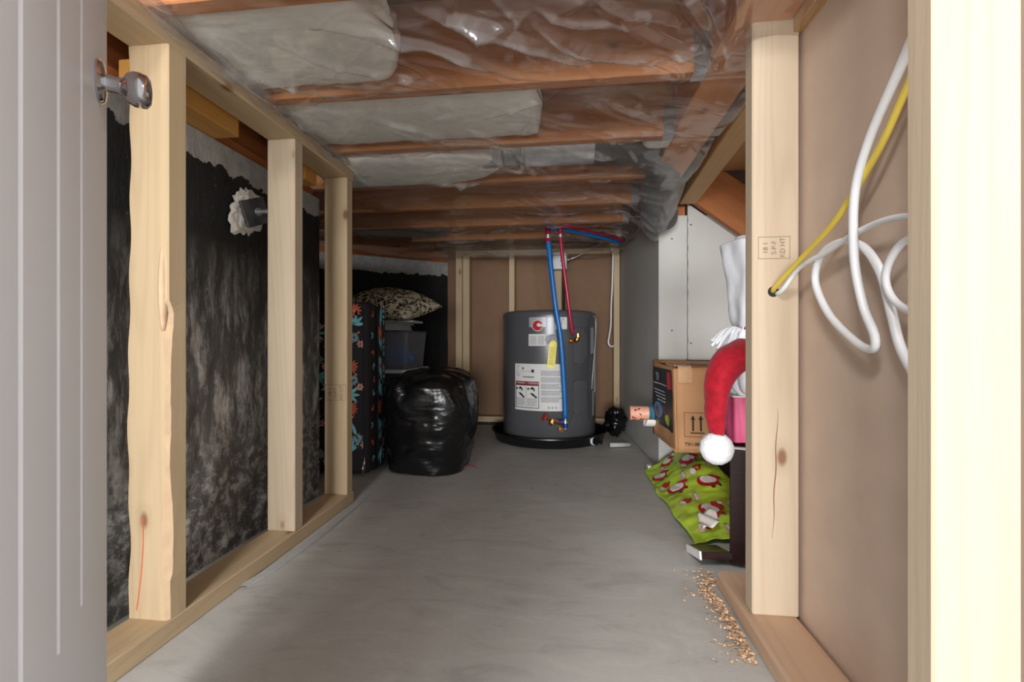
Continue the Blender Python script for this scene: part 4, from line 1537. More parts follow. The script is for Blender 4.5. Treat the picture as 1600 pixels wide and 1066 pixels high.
round_box('shell', (-0.20, 0.052, 0.015), (0.200, 0.165, 0.775), 0.03, M['suit_fabric'], sc_)
fp = round_box('front_pocket', (-0.195, -0.02, 0.02), (0.194, 0.062, 0.785), 0.022, M['suit_fabric'], sc_)
mb = MB()
for yy in (0.052, 0.105):
    mb.tube(catmull([(0.200, yy, 0.03), (0.202, yy, 0.3), (0.202, yy, 0.55), (0.199, yy, 0.735), (0.185, yy, 0.772)], 6), 0.0045, 8)
mb.tube(catmull([(0.168, -0.0215, 0.04), (0.170, -0.0215, 0.4), (0.166, -0.0215, 0.755)], 8), 0.003, 8)
mb.build('piping', M['rubber'], sc_, smooth=True)
mb = MB()
mb.tube([(0.172, -0.022, 0.095), (0.172, -0.026, 0.03)], 0.0055, 8)
mb.tube([(0.168, -0.026, 0.07), (0.166, -0.028, 0.012)], 0.004, 8)
mb.build('zip_pull', M['chrome'], sc_, smooth=True)
for x in (-0.15, 0.15):
    mb = MB()
    mb.lathe([(0.012, -0.012), (0.0148, -0.008), (0.0148, 0.008), (0.012, 0.012)], 16, Matrix.Translation((x, 0.12, 0.015)) @ Matrix.Rotation(PI / 2, 4, 'Y'))
    mb.build('wheel', M['rubber'], sc_, auto=35)


def leaf_shape(mb, cx, cz, ang_, L, w, fn, mi):
    vs = []
    prof = [(0, 0.12), (0.15, 0.5), (0.45, 1.0), (0.75, 0.75), (1.0, 0.05)]
    for s, sg in ((prof, 1), (prof[::-1], -1)):
        for t, ww in s:
            u, v = t * L, sg * ww * w / 2
            vs.append(fn(cx + u * math.cos(ang_) - v * math.sin(ang_), cz + u * math.sin(ang_) + v * math.cos(ang_)))
    mb.add(vs, [tuple(range(len(vs)))], mi)


mats_print = [M['petal_teal'], M['petal_orange'], M['petal_pale'], M['petal_grey']]
rp = random.Random(5)


def flower(mb, kind, cx, z, fn):
    up1 = lambda u, v: fn(u, v, 0.0005)
    f0 = lambda u, v: fn(u, v, 0.0)
    if kind == 0:
        for j in range(12):
            leaf_shape(mb, cx, z, 2 * PI * j / 12, rp.uniform(0.032, 0.038), 0.010, f0, 1)
        disc(mb, cx, z, 0.007, 0.007, up1, mi=2)
    elif kind == 1:
        b0 = rp.uniform(0, 6)
        for j in range(5):
            leaf_shape(mb, cx, z, b0 + j * 0.62, rp.uniform(0.050, 0.068), 0.016, f0, 0)
    else:
        for j in range(14):
            leaf_shape(mb, cx, z, 2 * PI * j / 14, rp.uniform(0.022, 0.030), 0.006, f0, 3)
        for j in range(6):
            leaf_shape(mb, cx + 0.03, z - 0.03, 2 * PI * j / 6, 0.018, 0.011, up1, 2)


mb = MB()
fnp = lambda u, v, d: Vector((max(-0.172, min(0.171, u)), -0.0212 - d, v))
for ci, col_x in enumerate((0.118, 0.03, -0.06, -0.14)):
    z = 0.745 - 0.02 * ci
    k = ci
    while z > 0.07:
        cx = col_x + rp.uniform(-0.024, 0.024)
        flower(mb, (0, 1, 2, 1, 0, 2, 1)[k % 7], cx, z, fnp)
        disc(mb, cx + rp.uniform(-0.04, 0.04), z - 0.035, 0.006, 0.006, lambda u, v: fnp(u, v, 0), mi=1)
        z -= rp.uniform(0.055, 0.068)
        k += 1
mb.v = [tuple(Vector(p) - fp.location) for p in mb.v]
tag(mb.build('floral_print', mats_print, fp), kind='stuff')
mb = MB()
fng = lambda u, v, d: Vector((0.2012 + d, max(0.062, min(0.135, u)), v))
fng2 = lambda u, v, d: Vector((0.1945 + d, max(0.003, min(0.040, u)), v))
z = 0.73
k = 1
while z > 0.07:
    flower(mb, (1, 1, 0, 1, 2)[k % 5], 0.080 + rp.uniform(-0.01, 0.01), z, fng)
    disc(mb, 0.12, z - 0.03, 0.010, 0.008, lambda u, v: fng(u, v, 0), mi=(1, 0)[k % 2])
    leaf_shape(mb, 0.022, z - 0.01, 0.8 + k, 0.03, 0.011, lambda u, v: fng2(u, v, 0), k % 2)
    leaf_shape(mb, 0.022, z - 0.01, 1.9 + k, 0.03, 0.011, lambda u, v: fng2(u, v, 0), k % 2)
    z -= rp.uniform(0.062, 0.085)
    k += 1
tag(mb.build('side_floral_print', mats_print, sc_), kind='stuff')

# ---- black bag
def trash_bag():
    nx, nz = 160, 110
    P = []
    for i in range(nx):
        a = 2 * PI * i / nx
        ca, sa = math.cos(a), math.sin(a)
        ex = 0.66
        row = []
        for j in range(nz + 1):
            t = j / nz
            # profile: flat base, bulging belly, rounded shoulders, dimpled tie at the top
            if t < 0.06:
                s = 0.86 * (t / 0.06) ** 0.5
                z = 0.004
            elif t < 0.8:
                q = (t - 0.06) / 0.74
                s = 0.86 + 0.14 * math.sin(min(1, q * 1.25) * PI / 2) - 0.05 * max(0, q - 0.8) / 0.2
                z = 0.004 + 0.385 * q
            else:
                q = (t - 0.8) / 0.2
                s = 0.95 * math.cos(q * PI / 2) ** 0.62
                z = 0.389 + 0.072 * math.sin(q * PI / 2)
            rx, ry = 0.215, 0.232
            x = math.copysign(abs(ca) ** ex, ca) * rx * s
            y = math.copysign(abs(sa) ** ex, sa) * ry * s
            z += 0.018 * math.sin(a * 1.0 + 0.4) * max(0, t - 0.5)
            p = Vector((x, y, z))
            if t > 0.03:
                w = 0.013 * fbm(p * 5 + Vector((2, 0, 0)), 4)
                w += 0.0022 * (1 - abs(fbm(Vector((a * 1.6, z * 14, 1)), 3)) * 2.2) * min(1, t * 4)
                if t > 0.68:
                    w += 0.012 * math.sin(a * 9 + 3 * fbm((a, t * 3, 0), 2)) * min(1, (t - 0.68) * 5) * s
                d = Vector((x, y, (z - 0.25) * 0.5)).normalized()
                p = p + d * w
                p.z = max(p.z, 0.003)
            p.x += 0.012 * math.sin(z * 6)
            p.x = max(p.x, -0.183 + 0.004 * math.sin(z * 30 + a))
            row.append(tuple(p))
        P.append(row)
    mb = MB()
    mb.grid(P, 0, True)
    o = mb.build('garbage_bag', M['bag'], None, smooth=True, loc=(-0.668, 2.212, 0))
    tag(o, 'full black plastic garbage bag standing beside the floral suitcase', 'garbage bag')
    return o


trash_bag()

# ---- totes, papers, pillow
low = empty('storage_tote', (-1.05, 2.68, 0), label='grey tote with white lid under the clear tote, behind the black bag', cat='storage tote')
round_box('body', (-0.2, -0.2, 0.0), (0.155, 0.2, 0.425), 0.02, M['duct_dark'], low)
round_box('lid', (-0.21, -0.21, 0.426), (0.168, 0.21, 0.447), 0.008, M['white_plastic'], low)


def open_bin(x0, x1, y0, y1, z0, z1, tp, th=0.003):
    mb = MB()

    def ring(z, g, inset):
        return [(x0 + g + inset, y0 + g + inset, z), (x1 - g - inset, y0 + g + inset, z), (x1 - g - inset, y1 - g - inset, z), (x0 + g + inset, y1 - g - inset, z)]
    rings = [ring(z0, tp, 0), ring(z1, 0, 0), ring(z1, 0, th), ring(z0 + th, tp, th)]
    for i in range(3):
        vs = rings[i] + rings[i + 1]
        mb.add(vs, [(k, (k + 1) % 4, 4 + (k + 1) % 4, 4 + k) for k in range(4)])
    mb.add(rings[0], [(3, 2, 1, 0)])
    mb.add(rings[3], [(0, 1, 2, 3)])
    return mb


ct = empty('clear_tote', (-1.0, 2.68, 0.448), label='clear plastic tote holding blue cloth, behind the black bag', cat='storage tote')
open_bin(-0.2, 0.112, -0.17, 0.17, 0.001, 0.213, 0.016).build('tub', M['clear_bin'], ct)
round_box('rim', (-0.205, -0.175, 0.214), (0.117, 0.175, 0.221), 0.003, M['clear_bin'], ct)
mb = MB()
P = []
for i in range(17):
    th = PI * i / 16
    row = []
    for k in range(24):
        a = 2 * PI * k / 24
        d = Vector((math.sin(th) * math.cos(a), math.sin(th) * math.sin(a), math.cos(th)))
        r = 1 + 0.3 * fbm(d * 2.5, 3)
        row.append((d.x * 0.092 * r, d.y * 0.095 * r, d.z * 0.066 * r))
    row.append(row[0])
    P.append(row)
mb.grid(P)
cl_ = mb.build('folded_cloth', M['blue_cloth'], None, smooth=True, loc=(-0.996, 2.635, 0.53))
cl_.location.z = 0.448 + 0.0045 - min(v.co.z for v in cl_.data.vertices)
tag(cl_, 'bundle of blue cloth inside the clear tote', 'cloth')
z = 0.671
for k, (w_, h_) in enumerate(((0.155, 0.010), (0.150, 0.010), (0.145, 0.012), (0.165, 0.010), (0.225, 0.014))):
    bk_ = empty('notepad', (-1.03 + (w_ - 0.155) * 0.45, 2.62, z), (0, 0, rnd.uniform(-0.05, 0.05)), label='white flat notepad in the stack under the pillow, ' + ('lowest of five', 'second from the bottom', 'middle one', 'second from the top', 'topmost and widest')[k], cat='notepad', group='notepads on the clear tote')
    bbox('page_block', (-w_ / 2 - 0.02, -0.10, 0.0012), (w_ / 2 + 0.02, 0.10, h_ - 0.0014), M['papers'], bk_, 0.0006)
    bbox('cover', (-w_ / 2 - 0.021, -0.101, h_ - 0.0014), (w_ / 2 + 0.021, 0.101, h_), M['label_grey'], bk_, 0.0004)
    z += h_ + 0.0003
mb = MB()
P = []
n = 56
for i in range(n + 1):
    u = -1 + 2 * i / n
    row = []
    for j in range(n + 1):
        v = -1 + 2 * j / n
        e = (1 - abs(u) ** 2.6) * (1 - abs(v) ** 2.6)
        h_ = 0.098 * max(0, e) ** 0.55
        pin = 1 - 0.10 * (1 - abs(v) ** 2) * abs(u) ** 3
        row.append((u * 0.235 * pin, v * 0.19 * (1 - 0.10 * (1 - abs(u) ** 2) * abs(v) ** 3), h_ + 0.004 * fbm((u * 4, v * 4, 1), 3) * e))
    P.append(row)
mb.grid(P)
mb.grid([[(p[0], p[1], -p[2] * 0.6) for p in row][::-1] for row in P])
pl_ = mb.build('throw_pillow', M['leopard'], None, smooth=True)
pl_.rotation_euler = (math.radians(14), math.radians(10), math.radians(-14))
pl_.location = (-1.01, 2.58, 0.812)
tag(pl_, 'leopard print throw pillow on top of the stacked totes', 'pillow')

# ================================================================ RIGHT SIDE STORAGE
# ---- dark shelf pieces
sh = empty('shelf_unit', (0.436, 1.30, 0), (0, 0, math.radians(-22)), 'dark brown laminate shelf unit lying on its back behind the right stud', 'shelf')


def shp(name, a, b, axis='Z'):
    return bbox(name, a, b, M['dark_laminate'], sh, 0.0015, 1, axis)


shp('front_panel', (0.0, 0.0, 0.012), (0.30, 0.018, 0.320), 'X')
shp('side_panel', (0.0, 0.0185, 0.012), (0.018, 0.36, 0.300), 'Y')
shp('side_panel', (0.282, 0.0185, 0.012), (0.30, 0.36, 0.300), 'Y')
shp('back_panel', (0.0, 0.3605, 0.012), (0.30, 0.378, 0.300), 'X')
shp('top_panel', (0.0, 0.0185, 0.3005), (0.30, 0.378, 0.318), 'Y')
mb = MB()
mb.box((0.0, -0.0012, 0.3205), (0.30, 0.0175, 0.3235))
mb.build('edge_band', M['gypsum'], sh)
for xx in (0.05, 0.25):
    bbox('foot', (xx - 0.02, 0.10, 0.0), (xx + 0.02, 0.14, 0.012), M['rubber'], sh, 0.001)
ps = empty('loose_plank', (0.40, 1.33, 0.0), label='short dark brown plank with white edge lying on the wrapping paper', cat='plank')
ps.rotation_euler = (math.radians(-14), 0, math.radians(4))
bbox('board', (-0.045, -0.055, 0.012), (0.035, 0.055, 0.030), M['dark_laminate'], ps, 0.001, 1, 'X')
bbox('white_edge', (-0.051, -0.056, 0.010), (-0.0455, 0.056, 0.032), M['gypsum'], ps, 0.001)
ps.location.z = 0.004

# ---- low dark crate carrying the carton
cr = empty('support_crate', (0.70, 1.98, 0), label='dark brown laminate crate under the cardboard carton', cat='crate')
for a, b in (((-0.07, -0.14, 0.0), (0.2, -0.122, 0.198)), ((-0.07, 0.202, 0.0), (0.2, 0.22, 0.198)), ((-0.07, -0.121, 0.0), (-0.052, 0.201, 0.198)), ((0.182, -0.121, 0.0), (0.2, 0.201, 0.198))):
    bbox('panel', a, b, M['dark_laminate'], cr, 0.0015)

# ---- green wrapping paper
def sheet_z(x, y):
    s = max(0, min(1, (x - 0.35) / 0.20))
    s = s * s * (3 - 2 * s)
    r = max(0, min(1, (y - 1.40) / 0.5))
    z = 0.012 + s * (0.02 + 0.085 * r) + 0.010 * abs(fbm((x * 9, y * 7, 1), 3)) + 0.004 * fbm((x * 25, y * 25, 3), 2)
    z += 0.05 * math.exp(-((x - 0.40) / 0.06) ** 2 - ((y - 1.62) / 0.16) ** 2) * 0.35
    return max(0.003, z)


def sheet_pt(u, v, off=0.0):
    """u 0..1 left->right, v 0..1 near->far"""
    y = 1.395 + v * 0.80
    xl = 0.372 - 0.010 * math.sin(v * PI) - 0.012 * v + 0.004 * math.sin(v * 19)
    x = xl + u * 0.24
    return Vector((x, y + 0.03 * math.sin(u * 5) * (1 - v), sheet_z(x, y) + off))


mb = MB()
mb.grid([[sheet_pt(i / 36, j / 90) for j in range(91)] for i in range(37)])
gw = mb.build('wrapping_paper', [M['lime']], None, smooth=True, origin=(0.45, 1.8, 0.0))
so = gw.modifiers.new('solid', 'SOLIDIFY')
so.thickness = 0.0012
tag(gw, 'lime green gift wrapping paper with red and white figures on the floor', 'wrapping paper')
mb = MB()
GO = Vector((0.45, 1.8, 0.0))


def motif(cu, cv, sc__, rot):
    def fn0(off):
        return lambda u, v: sheet_pt(cu + u / 0.24, cv + v / 0.80, off) - GO
    c, s = math.cos(rot), math.sin(rot)

    def ell(x, y, rx, ry, mi, off, r=0.0):
        disc(mb, x * c - y * s, x * s + y * c, rx, ry, fn0(off), 14, rot + r, mi)
    k = sc__
    ell(0, 0, 0.030 * k, 0.042 * k, 0, 0.0040)
    ell(0.004 * k, 0.006 * k, 0.022 * k, 0.032 * k, 1, 0.0060)
    ell(0.030 * k, 0.016 * k, 0.013 * k, 0.024 * k, 0, 0.0075, 0.3)
    ell(0.042 * k, 0.028 * k, 0.006 * k, 0.010 * k, 1, 0.0085)
    ell(-0.004 * k, -0.042 * k, 0.006 * k, 0.010 * k, 3, 0.0030)
    ell(0.020 * k, -0.034 * k, 0.005 * k, 0.010 * k, 3, 0.0030)


def present(cu, cv, k):
    def fn0(off):
        return lambda u, v: sheet_pt(cu + u / 0.24, cv + v / 0.80, off) - GO
    quad(mb, -0.013 * k, -0.03 * k, 0.013 * k, 0.03 * k, fn0(0.0022), 2, 2, 2)
    quad(mb, -0.003 * k, -0.03 * k, 0.003 * k, 0.03 * k, fn0(0.0030), 1, 1, 2)
    disc(mb, 0, 0.035 * k, 0.009 * k, 0.010 * k, fn0(0.0026), 10, 0, 4)


for (cu, cv, s) in ((0.26, 0.52, 1.05), (0.66, 0.47, 1.05), (0.46, 0.22, 1.05), (0.14, 0.78, 0.95), (0.62, 0.78, 1.05), (0.38, 0.92, 0.8)):
    motif(cu, cv, s, 0.15)
for (cu, cv) in ((0.14, 0.62), (0.62, 0.62), (0.22, 0.33), (0.80, 0.29), (0.22, 0.10), (0.55, 0.74)):
    def fn0(off, cu=cu, cv=cv):
        return lambda u, v: sheet_pt(cu + u / 0.24, cv + v / 0.80, off) - GO
    disc(mb, 0.008, 0.0, 0.013, 0.026, fn0(0.0024), 12, 0.2, 0)
    disc(mb, -0.008, -0.012, 0.010, 0.020, fn0(0.0030), 12, 0, 1)
    disc(mb, -0.016, -0.02, 0.008, 0.014, fn0(0.0034), 12, 0, 2)
    disc(mb, 0.022, 0.01, 0.004, 0.009, fn0(0.0030), 8, 0, 3)
for (cu, cv) in ((0.45, 0.62), (0.40, 0.36), (0.85, 0.66), (0.75, 0.12), (0.28, 0.88), (0.5, 0.07)):
    present(cu, cv, 0.8)
tag(mb.build('figure_print', [M['wrap_red'], M['wrap_white'], M['wrap_pink'], M['wrap_dark'], M['wrap_green']], gw), kind='stuff')
# pale turned-up underside near the plank
mb = MB()
P = []
for i in range(9):
    row = []
    for j in range(9):
        x = 0.405 + 0.05 * i / 8
        y = 1.43 + 0.07 * j / 8
        row.append((x - 0.45, y - 1.8, 0.050 + 0.02 * i / 8 + 0.006 * math.sin(i * 1.1 + j) + 0.02 * j / 8))
    P.append(row)
mb.grid(P)
tu = mb.build('turned_corner', M['wrap_under'], gw, smooth=True)
so = tu.modifiers.new('solid', 'SOLIDIFY')
so.thickness = 0.001

# ---- cardboard carton
BX, BY, BZ = 0.398, 1.752, 0.2005
bx = empty('cardboard_carton', (BX, BY, BZ), (0, 0, math.radians(1.5)), 'brown cardboard carton with up arrows and black printed side', 'cardboard box')
BW, BD, BH = 0.42, 0.36, 0.306
bm = bmesh.new()
bmesh.ops.create_grid(bm, x_segments=1, y_segments=1, size=0.5)
bm.free()


def dented(name, fn, nu, nv, mat, thick=0.005):
    mb = MB()
    mb.grid([[fn(i / nu, j / nv) for j in range(nv + 1)] for i in range(nu + 1)])
    o = mb.build(name, mat, bx, smooth=True)
    s_ = o.modifiers.new('solid', 'SOLIDIFY')
    s_.thickness = thick
    s_.offset = -1
    return o


def dn(u, v, a=0.006):
    e = min(1, 6 * min(u, 1 - u)) * min(1, 6 * min(v, 1 - v))
    return a * fbm((u * 2.2, v * 2.2, 4.4), 3) * (0.3 + e)


frp = dented('front_wall', lambda u, v: (u * BW + 0.010 * (1 - v) * (1 - u) + 0.0, -dn(u, v), v * (BH + 0.02 * u)), 16, 12, M['cardboard'])
dented('left_wall', lambda u, v: (0.008 * (1 - v) * (1 - u) + dn(u, v, 0.008) - 0.008 * math.sin(u * PI) * v, u * BD, v * (BH + 0.020 * u)), 16, 12, M['cardboard'])
dented('right_wall', lambda u, v: (BW, BD - u * BD, v * (BH + 0.02)), 4, 4, M['cardboard'])
dented('back_wall', lambda u, v: (BW - u * BW, BD, v * (BH + 0.02)), 4, 4, M['cardboard'])
dented('bottom', lambda u, v: (u * BW, BD - v * BD, 0.001), 4, 4, M['cardboard'])
dented('top_flap', lambda u, v: (u * BW, v * BD * 0.5, BH + 0.02 * u * (1 - v) + 0.02 * max(u, v) * v * 0.9 + 0.001 - 0.012 * math.sin(u * PI) * v), 12, 8, M['cardboard'])
dented('top_flap', lambda u, v: (u * BW, BD * 0.505 + v * BD * 0.495, BH + 0.0195 * (1 - v) * max(u, 1 - v) + 0.02 * v + 0.001 - 0.012 * math.sin(u * PI) * (1 - v)), 12, 8, M['cardboard'])
# front print: arrows panel and code line
mb = MB()
ff = lambda u, v: Vector((0.010 * (1 - v / BH) * (1 - u / BW) + u, -0.0028 - dn(u / BW, v / BH), v))
x0, x1, z0, z1 = 0.024, 0.112, 0.058, 0.148
t_ = 0.002
for (a, b, c, d) in ((x0, z0, x1 + 0.09, z0 + t_), (x0, z1 - t_, x1 + 0.09, z1), (x0, z0, x0 + t_, z1), (x1, z0, x1 + t_, z1), (x1 + 0.088, z0, x1 + 0.09, z1)):
    quad(mb, a, b, c, d, ff, 0, 6, 6)
tag(mb.build('panel_lines', M['card_line'], frp), kind='stuff')
mb = MB()
for cx in (0.056, 0.084):
    quad(mb, cx - 0.0032, z0 + 0.022, cx + 0.0032, z1 - 0.024, ff, 0, 1, 4)
    mb.add([ff(cx - 0.0085, z1 - 0.026), ff(cx + 0.0085, z1 - 0.026), ff(cx, z1 - 0.010)], [(0, 1, 2)])
quad(mb, x0 + 0.022, z0 + 0.013, x1 - 0.016, z0 + 0.017, ff, 0, 4, 1)
add_text(mb, 'TX1-0800-E', 0.017, lambda u, v: ff(u + 0.066, v + 0.031), bold=True)
tag(mb.build('arrow_print', M['card_ink'], frp), kind='stuff')
# printed left side
fl_ = lambda off: (lambda u, v: Vector((0.008 * (1 - v / BH) * (1 - u / BD) + dn(u / BD, v / BH, 0.008) - 0.008 * math.sin(u / BD * PI) * v / BH - off, u, v)))
mb = MB()
quad(mb, 0.028, 0.065, BD - 0.02, 0.30, fl_(0.0078), 0, 12, 8)
sp = mb.build('side_print', M['card_black'], bx, smooth=True)
mb = MB()
quad(mb, 0.035, 0.225, 0.085, 0.290, fl_(0.0090), 0, 3, 3)
mb.build('red_corner', M['card_red'], sp)
mb = MB()
for k in range(4):
    quad(mb, 0.12, 0.205 - k * 0.013, 0.30 - 0.02 * k, 0.2085 - k * 0.013, fl_(0.0090), 0, 6, 1)
add_text(mb, 'TV', 0.045, lambda u, v: fl_(0.0090)(0.24 - u, v + 0.26), bold=True)
quad(mb, 0.10, 0.232, 0.32, 0.236, fl_(0.0090), 0, 6, 1)
tag(mb.build('white_print', M['card_white'], sp), kind='stuff')
mb = MB()
disc(mb, 0.10, 0.10, 0.03, 0.022, fl_(0.0090))
mb.build('lime_print', M['card_green'], sp)
mb = MB()
disc(mb, 0.22, 0.125, 0.06, 0.035, fl_(0.0090))
mb.build('blue_print', M['card_blue'], sp)
# tape over the near left corner and a loose dark flap on top
mb = MB()
P = []
for i in range(9):
    row = []
    for j in range(5):
        u = 0.002 + 0.05 * j / 4
        t = i / 8
        if t < 0.5:
            row.append((u + 0.006, -0.006 - 0.002 * math.sin(i + j), BH - 0.05 + 0.1 * t))
        else:
            row.append((u + 0.004, -0.006 + 0.20 * (t - 0.5), BH + 0.010 + 0.004 * math.sin(i * 2 + j)))
    P.append(row)
mb.grid(P)
mb.build('clear_tape', M['clear_tape'], bx, smooth=True)
fd = empty('tool_blade', (0.538, 1.93, 0.530), (0, math.radians(2), math.radians(28)), 'dark grey flat metal scrap lying on the cardboard carton', 'metal scrap')
mb = MB()
mb.add([(-0.06, -0.016, 0), (0.03, -0.022, 0), (0.055, 0.0, 0), (0.03, 0.02, 0), (-0.06, 0.018, 0), (-0.06, -0.016, 0.004), (0.03, -0.022, 0.004), (0.055, 0.0, 0.004), (0.03, 0.02, 0.004), (-0.06, 0.018, 0.004)],
       [(4, 3, 2, 1, 0), (5, 6, 7, 8, 9), (0, 1, 6, 5), (1, 2, 7, 6), (2, 3, 8, 7), (3, 4, 9, 8), (4, 0, 5, 9)])
mb.build('blade', M['dark_steel'], fd)

# ---- patterned paper roll with foil beside the carton
rl = empty('wrapping_roll', (0.345, 2.10, 0.29), (0, 0, 0), 'pink patterned wrapping roll with blue foil sticking out past the carton', 'wrapping roll')
mb = MB()
mb.lathe([(0.029, -0.065), (0.031, -0.062), (0.031, 0.16)], 20, Matrix.Rotation(PI / 2, 4, 'Y'))
mb.build('paper_tube', M['roll_pink'], rl, auto=35)
mb = MB()
rr = random.Random(3)
for k in range(26):
    a = rr.uniform(0, 2 * PI)
    xx = rr.uniform(-0.055, 0.02)
    fnr = lambda u, v, a=a, xx=xx: Vector((xx + u, 0.0318 * math.cos(a + v / 0.031), 0.0318 * math.sin(a + v / 0.031)))
    disc(mb, 0, 0, rr.uniform(0.004, 0.009), rr.uniform(0.002, 0.005), fnr, 8, rr.uniform(0, 3))
tag(mb.build('dark_print', M['maroon'], rl), kind='stuff')
mb = MB()
P = []
for i in range(25):
    th = 2 * PI * i / 24
    row = []
    for j in range(9):
        t = j / 8
        r = 0.033 + 0.012 * math.sin(t * PI) * (1 + 0.5 * math.sin(th * 3)) + (0.014 * t)
        row.append((0.015 + 0.06 * t, r * math.cos(th), r * math.sin(th)))
    P.append(row)
mb.grid(P)
mb.build('foil_wrap', M['foil_blue'], rl)
mb = MB()
P = [[(0.005 + 0.05 * t + 0.008 * math.sin(a), (0.042) * math.cos(a), -0.012 + 0.036 * math.sin(a) - 0.01) for t in (0, 0.4, 0.8)] for a in [PI + PI * k / 10 for k in range(11)]]
mb.grid(P)
mb.build('white_wrap', M['wrap_white'], rl, smooth=True)
o = bbox('foam_chip', (0.392, 2.06, 0.205), (0.412, 2.10, 0.235), M['white_plastic'], None, 0.004, 2)
o.location = (0.385, 2.215, 0.0155)
tag(o, 'small white foam chip on the floor against the grey boxing', 'foam chip')

# ---- pink gift bag on the shelf unit
pk = empty('gift_bag', (0.54, 1.43, 0.3245), label='pink tissue gift bag standing on the dark shelf unit', cat='gift bag')
mb = MB()
P = []
for i in range(49):
    a = 2 * PI * i / 48
    row = []
    for j in range(9):
        t = j / 8
        s = 1 - 0.10 * t
        ca, sa = math.cos(a), math.sin(a)
        x = math.copysign(abs(ca) ** 0.4, ca) * 0.083 * s
        y = math.copysign(abs(sa) ** 0.4, sa) * 0.075 * s
        w = 0.004 * math.sin(a * 8 + t * 2)
        row.append((x + w * ca, y + w * sa, t * 0.13))
    P.append(row)
mb.grid(P)
mb.build('bag', M['pink'], pk, smooth=True)
mb = MB()
mb.box((-0.075, -0.07, 0.127), (0.075, 0.07, 0.131))
mb.build('tissue', M['wrap_under'], pk)

# ---- white cloth roll tied with twine
cr_ = empty('cloth_bundle', (0.545, 1.41, 0.4565), label='tall roll of white cloth tied with red striped twine beside the right stud', cat='cloth roll')
mb = MB()
P = []
na, nz = 72, 80
for i in range(na):
    a = 2 * PI * i / na
    row = []
    for j in range(nz + 1):
        t = j / nz
        z = 0.0 + 0.445 * t
        r = 0.060 + 0.036 * max(0, (t - 0.42)) / 0.58
        if t < 0.42:
            r = 0.060 + 0.024 * math.sin((0.42 - t) / 0.42 * PI * 0.9)
        r -= 0.010 * math.exp(-((t - 0.42) / 0.03) ** 2) + 0.008 * math.exp(-((t - 0.27) / 0.03) ** 2)
        if t > 0.97:
            r *= 1 - 0.30 * ((t - 0.97) / 0.03) ** 2
        fold = 0.0035 * math.sin(a * 7 + 2 * math.sin(t * 6)) + 0.004 * fbm((math.cos(a) * 2, math.sin(a) * 2, t * 5), 3)
        if t < 0.42:
            fold *= 2.2
        r += fold
        row.append((r * math.cos(a) + 0.006 * (1 - t) * 0, r * math.sin(a), z))
    P.append(row)
mb.grid(P, 0, True)
mb.f.append(tuple(i * (nz + 1) + nz for i in range(na)))
mb.mi.append(0)
mb.build('roll', M['white_cloth'], cr_, smooth=True)
mb = MB()       # spiral layers at the top of the roll
sp_ = [((0.012 + 0.048 * k / 90) * math.cos(k * 0.30), (0.012 + 0.048 * k / 90) * math.sin(k * 0.30), 0.447 + 0.004 * math.sin(k * 0.7)) for k in range(91)]
mb.tube(sp_, 0.006, 6)
mb.build('roll_end', M['white_cloth'], cr_, smooth=True)
for zc, rr_ in ((0.187, 0.053), (0.120, 0.067)):
    for ph, mt in ((0, M['twine_red']), (PI, M['white_cloth'])):
        mb = MB()
        pts = []
        for k in range(121):
            a = 2 * PI * k / 120
            tw = a * 26 + ph
            pts.append(((rr_ + 0.0028 * math.cos(tw)) * math.cos(a), (rr_ + 0.0028 * math.cos(tw)) * math.sin(a), zc + 0.0028 * math.sin(tw) + 0.004 * math.sin(a * 2)))
        mb.tube(pts, 0.0032, 6)
        mb.build('twine', mt, cr_, smooth=True)
# gathered skirt of cloth at the lower left of the roll
mb = MB()
for k in range(5):
    a0 = PI + 0.3 * k - 0.35
    rr2 = 0.072
    base = Vector((rr2 * math.cos(a0), rr2 * math.sin(a0), 0.0))
    mb.tube(catmull([base * 0.7 + Vector((0, 0, 0.115)), base * 1.12 + Vector((0, 0, 0.075)), base * 1.1 + Vector((0.0, 0, 0.03)), base * 0.95 + Vector((0.01, 0, 0.003))], 6), [0.004 + 0.013 * math.sin(PI * (0.15 + 0.75 * i / 18)) for i in range(19)], 10)
mb.build('gathered_folds', M['white_cloth'], cr_, smooth=True)
mb = MB()
rq = random.Random(9)
for k in range(16):
    b0 = Vector((-0.055, -0.03 + rq.uniform(-0.01, 0.02), 0.186))
    e = Vector((-0.115 + rq.uniform(-0.03, 0.03), -0.06 + rq.uniform(-0.025, 0.025), 0.135 + rq.uniform(-0.03, 0.02)))
    m_ = (b0 + e) / 2 + Vector((0, -0.01, 0.02 + rq.uniform(-0.005, 0.01)))
    mb.tube(catmull([b0, m_, e], 5), [0.0045] * 11, 6)
mb.build('tassel', M['white_cloth'], cr_, smooth=True)

# ---- red hat with pompom
ht = empty('santa_hat', (0.44, 1.28, 0.60), label='red velvet holiday hat with white pompom drooping in front of the carton', cat='hat')
HTO = Vector((0.44, 1.28, 0.60))
path = catmull([(0.480, 1.302, 0.580), (0.432, 1.270, 0.560), (0.404, 1.256, 0.530), (0.389, 1.250, 0.490), (0.384, 1.247, 0.445), (0.384, 1.246, 0.405), (0.386, 1.246, 0.372)], 8)
mb = MB()
n_ = len(path)
rk = [0.050, 0.050, 0.043, 0.035, 0.030, 0.027, 0.022]
rad = []
for i in range(n_):
    q_ = i / 8
    k0 = min(int(q_), 5)
    rad.append(rk[k0] + (rk[k0 + 1] - rk[k0]) * (q_ - k0))
mb.tube([p - HTO for p in path], rad, 28, flat=0.8)
mb.v = [tuple(Vector(p) + Vector((0.005, 0.005, 0.005)) * fbm(Vector(p) * 24, 3)) for p in mb.v]
mb.build('cone', M['velvet'], ht, smooth=True)
mb = MB()
P = []
